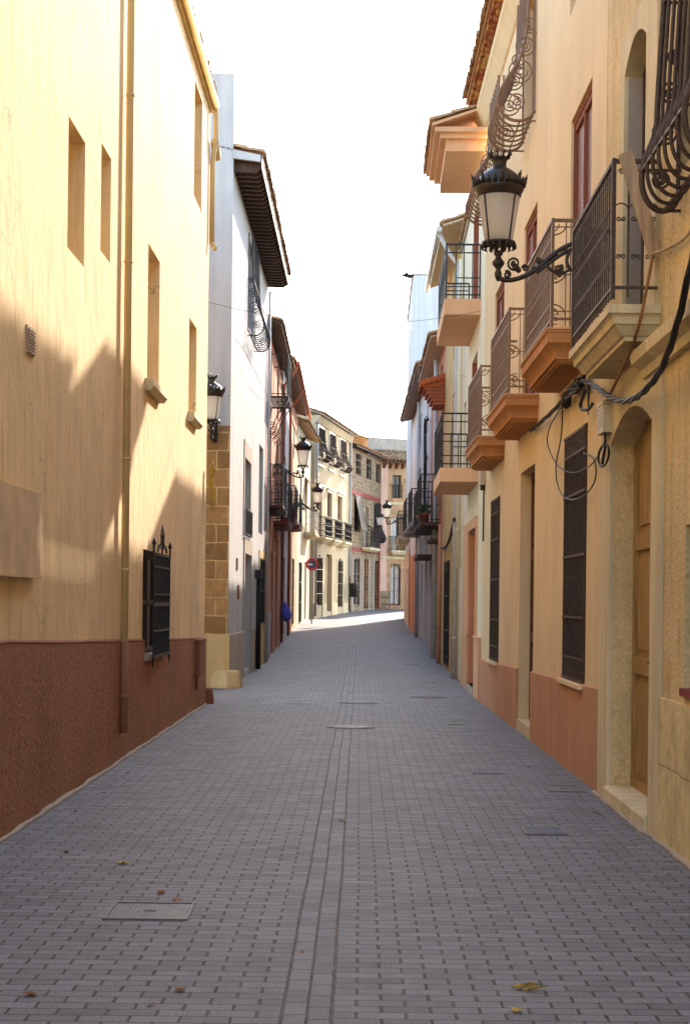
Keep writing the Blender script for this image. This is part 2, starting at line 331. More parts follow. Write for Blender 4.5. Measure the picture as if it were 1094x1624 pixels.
# ---------------------------------------------------------------- house builder: s runs along the front, o outward, z up
class House:
    def __init__(h, label, cat, p0, p1, zt, side, name='town_house', depth=7, z0=-.4):
        h.p0, h.p1 = Vector((*p0, 0)), Vector((*p1, 0)); h.L = (h.p1-h.p0).length; h.t = (h.p1-h.p0)/h.L
        h.n = Vector((h.t.y, -h.t.x, 0)) if side == 'L' else Vector((-h.t.y, h.t.x, 0))
        h.zt, h.z0, h.depth = zt, z0, depth
        h.root = thing(name, label, cat, (h.p0.x, h.p0.y, gz(h.p0.y)))
    def F(h, s, o, z): return h.p0 + h.t*s + h.n*o + Vector((0, 0, z))
    def mb(h): return MB(h.F)
    def S(h, d): return (d-h.p0.y)/h.t.y
    def wall(h, mat, ops=(), s0=0, s1=None, z0=None, z1=None, name='wall', closed=True, o=0):
        s1 = h.L if s1 is None else s1; z0 = h.z0 if z0 is None else z0; z1 = h.zt if z1 is None else z1
        m = h.mb(); ops = [tuple(p)+(0,)*(6-len(p)) for p in ops]
        ss = sorted({s0, s1, *[min(max(v, s0), s1) for p in ops for v in p[:2]]}); zs = sorted({z0, z1, *[min(max(v, z0), z1) for p in ops for v in p[2:4]]})
        for a, b in zip(ss, ss[1:]):
            for c, d in zip(zs, zs[1:]):
                cs, cz = (a+b)/2, (c+d)/2
                if any(p[0] < cs < p[1] and p[2] < cz < p[3] for p in ops): continue
                m.poly(((a,o,c),(b,o,c),(b,o,d),(a,o,d)))
        for a, b, c, d, dp, ri in ops:
            sp = d-ri; n = 12 if ri else 1
            arc = [(a+(b-a)*k/n, sp+ri*(1-(2*k/n-1)**2)) if ri else (a+(b-a)*k/n, d) for k in range(n+1)]
            for (x0, y0), (x1, y1) in zip(arc, arc[1:]):
                if ri: m.poly(((x0,o,y0),(x1,o,y1),(x1,o,d),(x0,o,d)))
                m.poly(((x0,o,y0),(x1,o,y1),(x1,o-dp,y1),(x0,o-dp,y0)))
            m.poly(((a,o,c),(a,o,sp),(a,o-dp,sp),(a,o-dp,c))); m.poly(((b,o,c),(b,o,sp),(b,o-dp,sp),(b,o-dp,c)))
            m.poly(((a,o,c),(b,o,c),(b,o-dp,c),(a,o-dp,c)))
        if closed:
            D = -h.depth
            m.poly(((s0,o,z0),(s0,D,z0),(s0,D,z1),(s0,o,z1))); m.poly(((s1,o,z0),(s1,D,z0),(s1,D,z1),(s1,o,z1)))
            m.poly(((s0,D,z0),(s1,D,z0),(s1,D,z1),(s0,D,z1))); m.poly(((s0,o,z1),(s1,o,z1),(s1,D,z1),(s0,D,z1)))
        return m.build(name, mat, h.root)
    def window(h, s0, s1, z0, z1, dp, mat='glass', fmat='winframe', fw=.06, mull=1, rows=0, name='window', pane='pane'):
        m = h.mb(); o0, o1 = -dp, -dp+.05
        m.box((s0,o0,z0),(s0+fw,o1,z1)); m.box((s1-fw,o0,z0),(s1,o1,z1)); m.box((s0+fw,o0,z0),(s1-fw,o1,z0+fw)); m.box((s0+fw,o0,z1-fw),(s1-fw,o1,z1))
        for k in range(mull):
            c = s0+(s1-s0)*(k+1)/(mull+1); m.box((c-fw/2,o0,z0+fw),(c+fw/2,o1-.004,z1-fw))
        for k in range(rows):
            c = z0+(z1-z0)*(k+1)/(rows+1); m.box((s0+fw,o0,c-fw/3),(s1-fw,o1-.008,c+fw/3))
        w = m.build(name, fmat, h.root)
        p = h.mb(); p.box((s0-.01,o0-.04,z0-.01),(s1+.01,o0+.012,z1+.01)); p.build(pane, mat, w); return w
    def door(h, s0, s1, z0, z1, dp, mat='brownwood', leaves=1, panels=3, handle=True, label=None):
        m = h.mb(); o = -dp; m.box((s0-.01,o-.06,z0),(s1+.01,o-.02,z1)); w = (s1-s0)/leaves
        for k in range(leaves):
            a, b = s0+k*w+.01, s0+(k+1)*w-.01; hh = (z1-z0)/panels
            m.box((a,o-.02,z0),(a+.1,o+.015,z1)); m.box((b-.1,o-.02,z0),(b,o+.015,z1))
            for j in range(panels+1):
                c = z0+j*hh; m.box((a+.1,o-.02,max(c-.07,z0)),(b-.1,o+.012,min(c+.07,z1)))
            for j in range(panels):
                c = z0+j*hh; m.steps and m.box((a+.16,o-.02,c+.13),(b-.16,o-.004,c+hh-.13))
        d = m.build('door', mat, h.root)
        if label: d['label'] = label
        if handle:
            q = h.mb(); c = s0+w*(.88 if leaves == 1 else .93); q.tube([(c,o+.015,z0+1.05),(c,o+.06,z0+1.05),(c-.09,o+.06,z0+1.05)], .011, 6); q.box((c-.02,o+.015,z0+.98),(c+.02,o+.02,z0+1.12)); q.build('handle', 'rustir', d)
        return d
    def roof(h, z, ov, s0=None, s1=None, slope=.32, run=3.2, mat='tile', per=.235, soff='parapet', name='roof', sl_mat=None):
        s0 = 0 if s0 is None else s0; s1 = h.L if s1 is None else s1; m = h.mb()
        for k in range(int((s1-s0)/per)):
            c = s0+(k+.5)*per+random.uniform(-.012,.012)
            for j in range(int((run+ov)/.36)):
                oa = ov-j*.36+random.uniform(-.012,.02); ob = oa-.44; za = z+.05+slope*(ov-oa)+.018+random.uniform(-.006,.008); zb = z+.05+slope*(ov-ob)
                for (r1, r2, dz, up, cc) in ((.088, .07, .03, 1, c), (.085, .07, .075, -1, c+per/2)):
                    if up < 0 and j > 1: continue
                    ra, rb = [], []
                    for q in range(6):
                        an = math.pi*q/5
                        ra.append(m.P((cc-r1*math.cos(an), oa, za+dz+up*(r1*math.sin(an)*.85) - (0 if up > 0 else .02)))); rb.append(m.P((cc-r2*math.cos(an), ob, zb+dz+up*(r2*math.sin(an)*.85)-(0 if up > 0 else .02))))
                    for q in range(5): m.face([ra[q], ra[q+1], rb[q+1], rb[q]], True)
        r = m.build(name, mat, h.root)
        b = h.mb(); b.prism([(ov-.05, z), (ov-.05, z+.045), (-run, z+.045+slope*(run+ov)), (-run, z+slope*(run+ov))], s0, s1); b.build('roof_deck', sl_mat or soff, r)
        return r
    def pipe(h, s, z0, z1, mat='zinc', r=.045, off=.07, name='downpipe', top=None, clips=3):
        m = h.mb(); pts = [(s,off,z0),(s,off,z1)]
        if top: pts += [(s,off+.03,z1+.15),(s,top,z1+.4)]
        m.tube(pts, r, 10)
        for k in range(clips):
            z = z0+(z1-z0)*(k+.5)/clips; m.tube([(s,off,z-.015),(s,off,z+.015)], r*1.18, 10); m.box((s-.012,0,z-.012),(s+.012,off,z+.012))
        return m.build(name, mat, h.root)
    def band(h, mat, name, o, z0, z1, gaps=(), s0=None, s1=None, bev=.02):  # thin proud band split round openings
        s0 = 0 if s0 is None else s0; s1 = h.L if s1 is None else s1; m = h.mb(); x = s0
        for a, b in sorted(gaps)+[(s1, s1)]:
            if a > x+.01: m.prism([(-.01,z0),(o,z0),(o,z1-bev),(o-bev*.6,z1),(-.01,z1)], x, a); m.build(name, mat, h.root); m = h.mb()
            x = max(x, b)

def railing(h, par, s0, s1, O, zb, zt, mat='iron', style='plain', sp=.11, r=.007, label=None):
    m = h.mb(); H = zt-zb
    runs = [((s0,0.02),(s0,O)), ((s0,O),(s1,O)), ((s1,O),(s1,0.02))]
    for i, ((a, p), (b, q)) in enumerate(runs):
        ln = math.hypot(b-a, q-p); dr = ((b-a)/ln, (q-p)/ln)
        at = lambda x, z: (a+dr[0]*x, p+dr[1]*x, z)
        m.tube([at(0,zt),at(ln,zt)], .02, 4); m.tube([at(0,zb+.07),at(ln,zb+.07)], .015, 4)
        if i < 2: m.tube([at(ln,zb-.01),at(ln,zt+.02)], .02, 4)
        if style == 'grid':
            if i != 1: m.tube([at(0 if i == 0 else ln,zb),at(0 if i == 0 else ln,zt)], .018, 4)
            m.tube([at(0,zt-.14),at(ln,zt-.14)], .014, 4); m.tube([at(0,zb+.21),at(ln,zb+.21)], .012, 4); m.tube([at(0,zb+.36),at(ln*.7,zb+.36)], .012, 4)
            for f in (.22, .48, .72) if i != 1 else [k/16 for k in range(1, 16)]: m.tube([at(ln*f,zb),at(ln*f,zt)], .013 if i != 1 else .01, 4)
            continue
        n = max(2, round(ln/sp))
        if style == 'panel' and i != 1:
            c = ln/2; w = min(.055, ln/8)
            for x in (c-w, c, c+w): m.tube([at(x,zb+.0),at(x,zt-.0)], r*.9, 4)
            for zc, sg in ((zt-.03, -1), (zb+H*.52, -1), (zb+H*.46, 1), (zb+.1, 1)):
                for sx in (-1, 1):
                    cx = c+sx*ln*.5; rr = ln*.5-w
                    m.tube([at(cx-sx*rr*math.sin(t*.157), zc+sg*rr*.95*math.cos(t*.157)*.9) for t in range(11)], r, 5)
                    m.tube([at(cx-sx*(rr*.45+.0)*math.sin(t*.157), zc+sg*rr*.55*math.cos(t*.157)) for t in range(11)], r*.9, 5)
            m.tube([at(0,zb+H*.49),at(ln,zb+H*.49)], r, 4); m.tube([at(0,zb+.14),at(ln,zb+.14)], r, 4); m.tube([at(0,zt-.06),at(ln,zt-.06)], r, 4)
            continue
        for k in range(1, n): m.tube([at(ln*k/n,zb+.0),at(ln*k/n,zt)], r, 4)
        if style == 'panel':
            for k in range(n):
                c = ln*(k+.5)/n; rr = ln/n*.42
                for zc in (zt-.09, zb+H*.52, zb+.17): m.tube([at(c+rr*math.cos(t*.7), zc+rr*1.3*math.sin(t*.7)) for t in range(10)], r*.7, 4, False)
            m.tube([at(0,zt-.15),at(ln,zt-.15)], r, 4); m.tube([at(0,zb+.23),at(ln,zb+.23)], r, 4)
        if style == 'scroll':
            for k in range(n):
                c = ln*(k+.5)/n; rr = ln/n*.36
                for zc, sg in ((zb+H*.58, 1), (zb+H*.3, -1)):
                    for sx in (-1, 1):
                        m.tube([at(c+sx*x, zc+sg*z) for x, z in spiral(rr*.45, 0, rr*.5, rr*.12, math.pi, 1.3, 12)], r*.65, 4, False)
                m.tube([at(c+x, zt-.07+z) for x, z in spiral(0, 0, rr*.6, rr*.15, 0, 1.4, 12)], r*.65, 4, False)
                m.tube([at(c-ln/n*.5*math.cos(t*math.pi/8), zb+H*.64+.05*math.sin(t*math.pi/8)) for t in range(9)], r*.7, 4, False)
    o = m.build('railing', mat, par)
    if label: o['label'] = label
    return o

def flat_grille(h, s0, s1, z0, z1, mat='brownir', off=.02, sp=.105, bands=4, orn=True, finial=False, par=None):
    m = h.mb(); n = max(3, round((s1-s0)/sp))
    for k in range(n+1): m.tube([(s0+(s1-s0)*k/n,off,z0),(s0+(s1-s0)*k/n,off,z1)], .009, 4)
    for k in range(bands+1):
        z = z0+.02+(z1-z0-.04)*k/bands; m.box((s0-.02,off-.007,z-.014),(s1+.02,off+.012,z+.014))
    if orn:
        for za, zb_ in ((z0+.03, z0+.22), (z1-.22, z1-.03)):
            m.box((s0,off-.006,(za if za > z0+.5 else zb_)-.012),(s1,off+.01,(za if za > z0+.5 else zb_)+.012))
            for k in range(n):
                c = s0+(s1-s0)*(k+.5)/n; zc = (za+zb_)/2
                for sg in (1, -1): m.tube([(c+x, off+.004, zc+sg*.045+sg*z) for x, z in spiral(0, 0, .046, .012, k, 1.5, 12)], .006, 4, False)
    if finial:
        for f, hh in ((0, .16), (.5, .34), (1, .16)):
            c = s0+(s1-s0)*f; m.tube([(c,off,z1),(c,off,z1+hh*.5),(c,off,z1+hh*.6),(c,off,z1+hh)], [.012,.012,.03,.003], 6)
        for sx in (-1, 1):
            c = (s0+s1)/2; m.tube([(c+sx*x, off, z1+z) for x, z in smooth([(.0,.24),(.09,.22),(.1,.1),(.2,.05),(.3,.12),(.42,.02)])], .012, 5)
            m.tube([(c+sx*(.09+x), off, z1+.1+z) for x, z in spiral(0, 0, .06, .015, 0, 1.5)], .009, 5)
        for z in (z0, z0): 
            for c in (s0, s1): m.tube([(c,off,z0),(c,off+.0,z0-.1)], [.014,.004], 6)
        for zz in (z0+.3, z0+(z1-z0)*.52, z0+(z1-z0)*.52+.1, z1-.16): m.box((s0-.02,off-.006,zz-.01),(s1+.02,off+.011,zz+.01))
        for z in (z0+.08, z1-.08, (z0+z1)/2):
            for c in (s0, s1): m.tube([(c,0,z),(c,off,z)], .01, 4)
    return m.build('window_grille', mat, par or h.root)

def belly_grille(h, s0, s1, zb, zt, O=.45, mat='brownir', sp=.11, side=True, r=.009, rings=5, par=None, bh=.6):
    """pot-bellied iron grille: straight bars above, a round belly below"""
    m = h.mb()
    prof = [(.09, zt), (.1, zt-.35*(zt-zb)), (.16, zb+bh*1.35), (O*.62, zb+bh*1.0), (O*.95, zb+bh*.62), (O, zb+bh*.36), (O*.86, zb+bh*.12), (O*.55, zb+.0), (O*.2, zb+bh*.04), (.01, zb+bh*.22)]
    prof = smooth(prof, 2); n = max(4, round((s1-s0)/sp))
    for k in range(n+1): m.tube([(s0+(s1-s0)*k/n, o, z) for o, z in prof], r if 0 < k < n else r*1.5, 5)
    for k in range(rings):
        o, z = prof[int(len(prof)*(.18+.6*k/(rings-1)))] if rings > 1 else prof[3]; m.tube([(s0,0,z),(s0,o,z),(s1,o,z),(s1,0,z)], r, 4)
    if side:
        for s in (s0, s1):
            for cx, cz, r0, a0 in ((O*.5, zb+bh*.4, O*.2, 0), (O*.42, zb+bh*1.0, O*.3, 2), (O*.3, zb+bh*1.5, O*.24, 1), (O*.2, zb+bh*1.95, O*.16, 3)):
                m.tube([(s, cx+x, cz+z) for x, z in spiral(0, 0, r0, r0, a0, 1.0, 14)], r*.85, 4, False)
                m.tube([(s, cx+x*.9, cz+z*.9) for x, z in spiral(0, 0, r0*.75, r0*.12, a0+1, 1.7, 18)], r*.8, 4, False)
            m.tube([(s,.02,zt),(s,.02,zb+bh*.2)], r*1.3, 4)
    return m.build('window_grille', mat, par or h.root)

# ================================================================ ground
m = MB()
ys = [-60, 0, 20, 38, 42, 46, 50, 54, 58, 62, 66, 70, 74, 78, 82, 86, 90, 95, 110, 130]
for a, b in zip(ys, ys[1:]): m.poly(((-14,a,gz(a)),(26,a,gz(a)),(26,b,gz(b)),(-14,b,gz(b))))
struct(m.build('street_paving', 'paving'))
m = MB(); ys = [-300, -60, 40, 48, 56, 68, 76, 85, 95, 130, 900]
for a, b in zip(ys, ys[1:]):
    za, zb = gz(max(a, -60))-.02, gz(max(b, -60))-.02; m.poly(((-600,a,za),(600,a,za),(600,b,zb),(-600,b,zb)))
struct(m.build('ground', 'soil'))

# ================================================================ A: yellow house on the left
A = House('yellow house on the left with rough red-brown plinth and small deep windows', 'house', (-2.424, -4), (-2.16, 25.3), 9.15, 'L', depth=8)
dA = lambda d: A.S(d)
aw = [(13.22, 14.02, 4.44, 5.5), (14.88, 15.46, 4.77, 5.75), (18.2, 19.25, 4.05, 5.56), (22.95, 24.05, 7.28, 8.9), (22.58, 23.6, 4.2, 5.5)]
gr = (18.05, 19.72, .98, 2.16)
ops = [(dA(a), dA(b), c, d, .32) for a, b, c, d in aw]+[(dA(gr[0]), dA(gr[1]), gr[2], gr[3], .1)]
ops += [(dA(3.5), dA(4.6), 4.4, 5.6, .3), (dA(7.5), dA(8.5), 4.4, 5.6, .3)]
A.wall('yellow', ops)
for a, b, c, d in aw+[(3.5,4.6,4.4,5.6),(7.5,8.5,4.4,5.6)]: A.window(dA(a), dA(b), c, d, .32, 'glass', 'yellowdoor', .07)
A.window(dA(gr[0]), dA(gr[1]), gr[2], gr[3], .1, 'glass', 'darkwood', .07, 1, 1)
# plinth: its top line falls gently along the street
m = A.mb(); segs = [(-4, 8), (8, 11), (11, 14), (14, 16.3), (16.3, gr[0]), (gr[0], gr[1]), (gr[1], 22), (22, 25.3)]
pt = lambda d: 1.33-.3*((d-10.9)/14.4)**.9 if d > 10.9 else 1.33
for a, b in segs:
    for (x, y) in ((a, (a+b)/2), ((a+b)/2, b)):
        za, zb = pt(x), pt(y)
        if a == gr[0]: za = zb = min(za, gr[2])
        i = [m.P(p) for p in ((dA(x),.03,-.4),(dA(y),.03,-.4),(dA(y),.03,zb-.03),(dA(x),.03,za-.03),(dA(x),.0,za),(dA(y),.0,zb),(dA(x),-.02,-.4),(dA(y),-.02,-.4))]
        m.face([i[0],i[1],i[2],i[3]]); m.face([i[3],i[2],i[5],i[4]])
        if y == 25.3: m.poly(((dA(y),.03,-.4),(dA(y),-8,-.4),(dA(y),-8,zb),(dA(y),0,zb),(dA(y),.03,zb-.03)))
A_pl = m.build('plinth', 'redplinth', A.root)
m = A.mb(); m.box((dA(25.3)+.002,-8,-.4),(dA(25.3)+.03,.03,1.0)); m.build('plinth', 'redplinth', A.root)
m = A.mb()
for a, b in segs:
    if a == gr[0]: continue
    m.tube([(dA(a),.026,pt(a)-.02),(dA((a+b)/2),.026,pt((a+b)/2)-.02),(dA(b),.026,pt(b)-.02)], .008, 6)
    if b == gr[0]: m.build('plinth_trim', 'redtrim', A.root); m = A.mb()
m.build('plinth_trim', 'redtrim', A.root)
for (a, b, z) in ((18.05, 19.3, 4.05), (22.5, 23.65, 4.2)):
    m = A.mb(); m.prism([(-.3,z-.13),(.06,z-.14),(.1,z-.09),(.09,z-.01),(-.3,z+.012)], dA(a), dA(b)); m.build('window_sill', 'limestone', A.root)
m = A.mb(); m.box((dA(gr[0])-.03,-.28,gr[2]-.05),(dA(gr[1])+.03,.06,gr[2]+.006)); m.build('window_sill', 'palebase', A.root)
flat_grille(A, dA(18.13), dA(19.66), .95, 2.13, 'iron', .11, .12, 2, False, True)
# long rainwater pipe, yellow above the plinth and red below
s = dA(16.25); m = A.mb(); m.tube([(s-.02,.06,12),(s,.06,1.18)], .038, 12)
for z in (4.95, 3.0, 1.9, 6.6, 8.4): m.tube([(s-.004,.06,z-.012),(s-.004,.06,z+.012)], .045, 12)
pp = m.build('downpipe', 'yellowpipe', A.root)
m = A.mb(); m.tube([(s,.065,1.18),(s,.065,.28)], .04, 12); m.tube([(s,.065,.62),(s,.065,.66)], .048, 12); m.build('pipe_foot', 'redpipe', pp)
# eaves gutter and corner spout
A.roof(9.28, .1, mat='tile', run=4)
m = A.mb(); m.tube([(dA(-4),.09,9.2),(dA(25.2),.09,9.2)], .06, 12); m.box((dA(-4),-.02,9.12),(dA(25.3),.05,9.22)); g = m.build('gutter', 'yellowpipe', A.root)
m = A.mb(); e = dA(25.22); m.tube(smooth([(e,.09,9.2),(e,.1,8.8),(e,.09,8.6),(e+.02,.05,8.4),(e+.02,.05,8.2)],1)+[(e+.02,.05,7.1)], .04, 10); m.tube([(e+.02,.05,7.1),(e+.02,.09,7.02),(e+.02,.11,7.0)], .04, 10); m.build('spout', 'yellowpipe', g)
m = A.mb()
for k in range(7):
    o = .1-k*.22; m.tube([(dA(25.2),o-.02,8.66+k*.05),(dA(25.55),o-.02,8.5+k*.05)], [.06,.075], 8)
m.build('verge_tiles', 'patch', A.root)
o = A.mb(); c = (dA(11.76), 0, 3.45)
o.box((c[0]-.13,0,3.35),(c[0]+.13,.012,3.55))
for k in range(8): o.box((c[0]-.115,.012,3.362+k*.022),(c[0]+.115,.024,3.374+k*.022))
o.build('air_vent', 'plank', A.root)
m = A.mb(); m.box((dA(8.6),.0,1.77),(dA(12.0),.05,2.37)); m.box((dA(8.6),.05,1.75),(dA(12.02),.06,1.775)); A_panel = m.build('wall_panel', 'beigerib', A.root)
m = A.mb(); m.box((dA(23.55),.03,.5),(dA(24.2),.1,1.0)); m.box((dA(23.5),.03,1.0),(dA(24.25),.11,1.03)); m.tube([(dA(23.7),.05,.5),(dA(23.7),.05,.3)], .02, 6); m.build('meter_box', 'redtrim', A.root)

m = MB(); n = 60; pts = []
for k in range(n+1):
    d = 6+19.2*k/n; p = A.F(dA(d), .045, .0); pts.append((p.x+random.uniform(-.012,.012), p.y, .006))
m.tube(pts, [random.uniform(.015,.03) for _ in pts], 6); struct(m.build('mortar_strip', 'palebase'))
# ================================================================ B: tan house with the terracotta balconies
B = House('tan rendered house on the right with three terracotta balconies and grilled windows', 'house', (2.2, 14.1), (2.235, 26.85), 9.9, 'R')
dB = lambda d: B.S(d)
gw = [(15.02, 16.52, .86, 3.28), (23.72, 25.1, .74, 3.17)]; gd = (19.28, 20.9, .0, 3.26)
fd = [(14.98, 16.4), (19.35, 20.8), (23.45, 24.95)]; zb3 = (4.11, 4.02, 3.95)
tw = [(15.4, 16.6), (19.7, 20.9), (23.8, 25.0)]
ops = [(dB(a), dB(b), c, d, .14) for a, b, c, d in gw]+[(dB(gd[0]), dB(gd[1]), gd[2], gd[3], .17)]
ops += [(dB(a), dB(b), z, 6.43-.07*k, .075) for k, ((a, b), z) in enumerate(zip(fd, zb3))]+[(dB(a), dB(b), 7.55, 9.2, .14) for a, b in tw]
B.wall('tan', ops)
for a, b, c, d in gw:
    B.window(dB(a), dB(b), c, d, .14, 'darkwood', 'darkwood', .07, 1, 1, pane='shutter'); flat_grille(B, dB(a)+.02, dB(b)-.02, c+.01, d-.01, 'rustir', .012, .105)
    m = B.mb(); m.box((dB(a)-.06,-.1,c-.035),(dB(b)+.06,.07,c+.003)); m.build('window_sill', 'tan', B.root)
B.door(dB(gd[0]), dB(gd[1]), .14, gd[3], .15, 'brownwood', 2)
m = B.mb(); m.box((dB(gd[0]),-.3,-.1),(dB(gd[1]),.02,.14)); m.build('doorstep', 'limestone', B.root)
gaps = [(dB(gd[0]), dB(gd[1]))]
m = B.mb()
for a, b in ((14.1, 19.28), (20.9, 26.85)):
    za, zb = .895-.0155*(a-14.1), .895-.0155*(b-14.1)
    i = [m.P((dB(x), o, z)) for x, zz in ((a, za), (b, zb)) for o, z in ((-.01,-.3),(.03,-.3),(.03,zz-.018),(.012,zz),(-.01,zz))]
    for j in range(5): m.face([i[j], i[(j+1) % 5], i[5+(j+1) % 5], i[5+j]])
    m.face(i[:5]); m.face(i[5:]); m.build('plinth', 'tanplinth', B.root); m = B.mb()
for k, ((a, b), z) in enumerate(zip(fd, zb3)):
    zt = 6.43-.07*k
    w = B.window(dB(a), dB(b), z, zt, .075, 'blind', 'redtrim', .05, 1, pane='roller_blind')
    m = B.mb(); m.box((dB(a)-.001,-.09,zt-.12),(dB(b)+.001,-.035,zt)); m.build('blind_box', 'redtrim', w)
    s0, s1 = dB((14.93, 18.96, 23.1)[k]), dB((17.25, 21.4, 25.5)[k]); O = .385
    m = B.mb(); m.steps([(z,.0),(z-.025,-.012),(z-.03,.0),(z-.12,.0),(z-.125,.012),(z-.14,.03),(z-.165,.055),(z-.2,.075),(z-.235,.085),(z-.24,.07),(z-.262,.07),(z-.265,.1),(z-.285,.1),(z-.287,.125),(z-.3,.125)], s0, s1, O)
    bal = m.build('balcony', 'terracotta', B.root)
    m = B.mb(); m.box((s0-.012,-.0,z+.001),(s1+.012,O+.012,z+.016)); m.build('floor_tile', 'salmon', bal)
    railing(B, bal, s0+.04, s1-.04, O-.04, z+.03, z+1.0, 'brownir', 'panel', .1)
for k, (a, b) in enumerate(tw):
    w = B.window(dB(a), dB(b), 7.55, 9.2, .14, 'blind', 'redtrim', .05, 1, pane='roller_blind')
    if k: belly_grille(B, dB(a)-.06, dB(b)+.06, 7.38, 9.25, .46, 'brownir', .24, rings=2, par=w, r=.013)
m = B.mb(); m.prism([(0,9.4),(.03,9.42),(.14,9.62),(.17,9.66),(.17,9.78),(0,9.78)], 0, B.L+.6); m.build('cornice', 'tan', B.root)
m = B.mb()
for row, (o, z) in enumerate(((.23, 9.782), (.285, 9.852))):
    n = int((B.L+.6)/.13)
    for k in range(n):
        if row == 0 and k % 2: continue
        m.box((k*.13+.004+row*.06, 0, z),(k*.13+.124+row*.06, o+random.uniform(-.012,.008), z+.066))
m.build('brick_corbels', 'brick', B.root)
B.roof(9.925, .37, 0, B.L+.6, mat='tile', sl_mat='brick')

# ================================================================ E: old ochre house, nearest on the right
E_ = House('old weathered ochre house nearest on the right with limestone door surround', 'house', (2.0, -4), (2.199, 14.08), 10.5, 'R')
dE = lambda d: E_.S(d)
ed = (11.57, 13.5, .12, 3.12, .24, .26); ew = (11.95, 12.94, 3.72, 5.94, .35, .16); es = (9.2, 10.43, 1.08, 2.12); eb = (9.4, 10.75, 4.45, 6.6)
ops = [(dE(ed[0]), dE(ed[1]), ed[2], ed[3], .2, .2), (dE(ew[0]), dE(ew[1]), ew[2], ew[3], .16, .16), (dE(es[0]), dE(es[1]), es[2], es[3], .16), (dE(eb[0]), dE(eb[1]), eb[2], eb[3], .2), (dE(4), dE(5.4), .9, 2.6, .2), (dE(4), dE(5.2), 4.4, 6.4, .2)]
E_.wall('ochre', ops)
def surround(h, a, b, z0, z1, op, mat, o=.025, name='stone_surround'):
    m = h.mb(); s0, s1, c, d, ri = op; sp = d-ri
    m.box((a,-.01,z0),(s0,o,z1)); m.box((s1,-.01,z0),(b,o,z1)); n = 12
    arc = [(s0+(s1-s0)*k/n, sp+ri*(1-(2*k/n-1)**2)) for k in range(n+1)]
    for (x0, y0), (x1, y1) in zip(arc, arc[1:]): m.poly(((x0,o,y0),(x1,o,y1),(x1,o,z1),(x0,o,z1))); m.poly(((x0,o,y0),(x1,o,y1),(x1,-.2,y1),(x0,-.2,y0)))
    m.poly(((s0,o,z1),(s1,o,z1),(s1,-.01,z1),(s0,-.01,z1)))
    return m.build(name, mat, h.root)
surround(E_, dE(11.2), dE(14.06), -.3, 3.42, (dE(ed[0]), dE(ed[1]), .12, 3.115, .2), 'limestone')
surround(E_, dE(11.5), dE(13.1), 3.72, 6.1, (dE(ew[0]), dE(ew[1]), ew[2], 5.935, .16), 'limestone', .03)
m = E_.mb(); m.prism([(.0,3.73),(.0,5.77),(-.155,5.77),(-.155,3.73)], dE(ew[1])-.02, dE(ew[1])-.003); m.build('jamb_lining', 'palebase', E_.root)
m = E_.mb()   # joints in the door jamb stones
for z in (.8, 1.62, 2.32): m = E_.mb(); m.box((dE(ed[1])-.002,-.19,z-.004),(dE(ed[1])+.002,.026,z+.004)); m.build('jamb_joint', 'ochre', E_.root)
E_.door(dE(ed[0]), dE(ed[1]), .12, 3.12, .185, 'yellowdoor', 2, 3, True, 'old ochre door worn bare at the bottom')
m = E_.mb(); m.prism([(-.25,-.3),(.0,-.3),(.055,-.1),(.05,.1),(.035,.12),(-.25,.122)], dE(ed[0])+.003, dE(ed[1])-.003); m.build('doorstep', 'limestone', E_.root)
E_.window(dE(ew[0]), dE(ew[1]), ew[2], ew[3], .16, 'glass', 'darkwood', .08, 1, 2, name='balcony_door')
E_.window(dE(es[0]), dE(es[1]), es[2], es[3], .16, 'rustir', 'darkwood', .06, 0, pane='shutter'); E_.window(dE(eb[0]), dE(eb[1]), eb[2], eb[3], .2); E_.window(dE(4), dE(5.4), .9, 2.6, .2); E_.window(dE(4), dE(5.2), 4.4, 6.4, .2)
m = E_.mb(); m.box((dE(es[0])-.02,-.15,es[2]-.045),(dE(es[1])+.0,.03,es[2]+.004)); m.build('window_sill', 'redband', E_.root)
m = E_.mb(); m.box((0,-.01,-.3),(dE(11.2)-.002,.02,.98)); m.build('stone_base', 'limeash', E_.root)
m = E_.mb(); m.prism([(0,3.24),(.05,3.24),(.06,3.3),(.13,3.34),(.14,3.42),(0,3.44)], 0, dE(11.85)); m.build('ledge', 'limestone', E_.root)
z = 3.70; s0, s1, O = dE(11.4), dE(13.63), .36
m = E_.mb(); m.steps([(z,.0),(z-.06,.0),(z-.065,.02),(z-.08,.035),(z-.13,.04),(z-.135,.06),(z-.2,.11),(z-.205,.13),(z-.235,.13)], s0, s1, O); bal = m.build('balcony', 'limestone', E_.root)
railing(E_, bal, s0+.03, s1-.03, O-.03, z+.05, z+1.0, 'rustir', 'scroll', .105, .0085)
belly_grille(E_, dE(9.3), dE(10.72), 4.18, 6.9, .26, 'rustir', .21, True, .0135, 3, bh=.52)
E_.roof(10.5, .5)
# leaning plank and things hung on the old house
a, b = E_.F(s0-.0, O-.09, 4.74), E_.F(s0+.03, .04, 4.03)
m = MB(); d = (b-a); sdv = Vector((.045, 0, .02)); th = Vector((0, .025, 0))
base = [a-sdv-th*2.4, a+sdv-th*2.4, a+sdv-th*1.4, a-sdv-th*1.4]; i = [m.P(p) for p in base]+[m.P(p+d) for p in base]
for q in ((0,1,2,3),(4,5,6,7),(0,1,5,4),(1,2,6,5),(2,3,7,6),(3,0,4,7)): m.face([i[k] for k in q])
tag(m.build('wood_plank', 'plank', origin=a), 'grey weathered plank leaning in the balcony railing of the ochre house', 'plank')

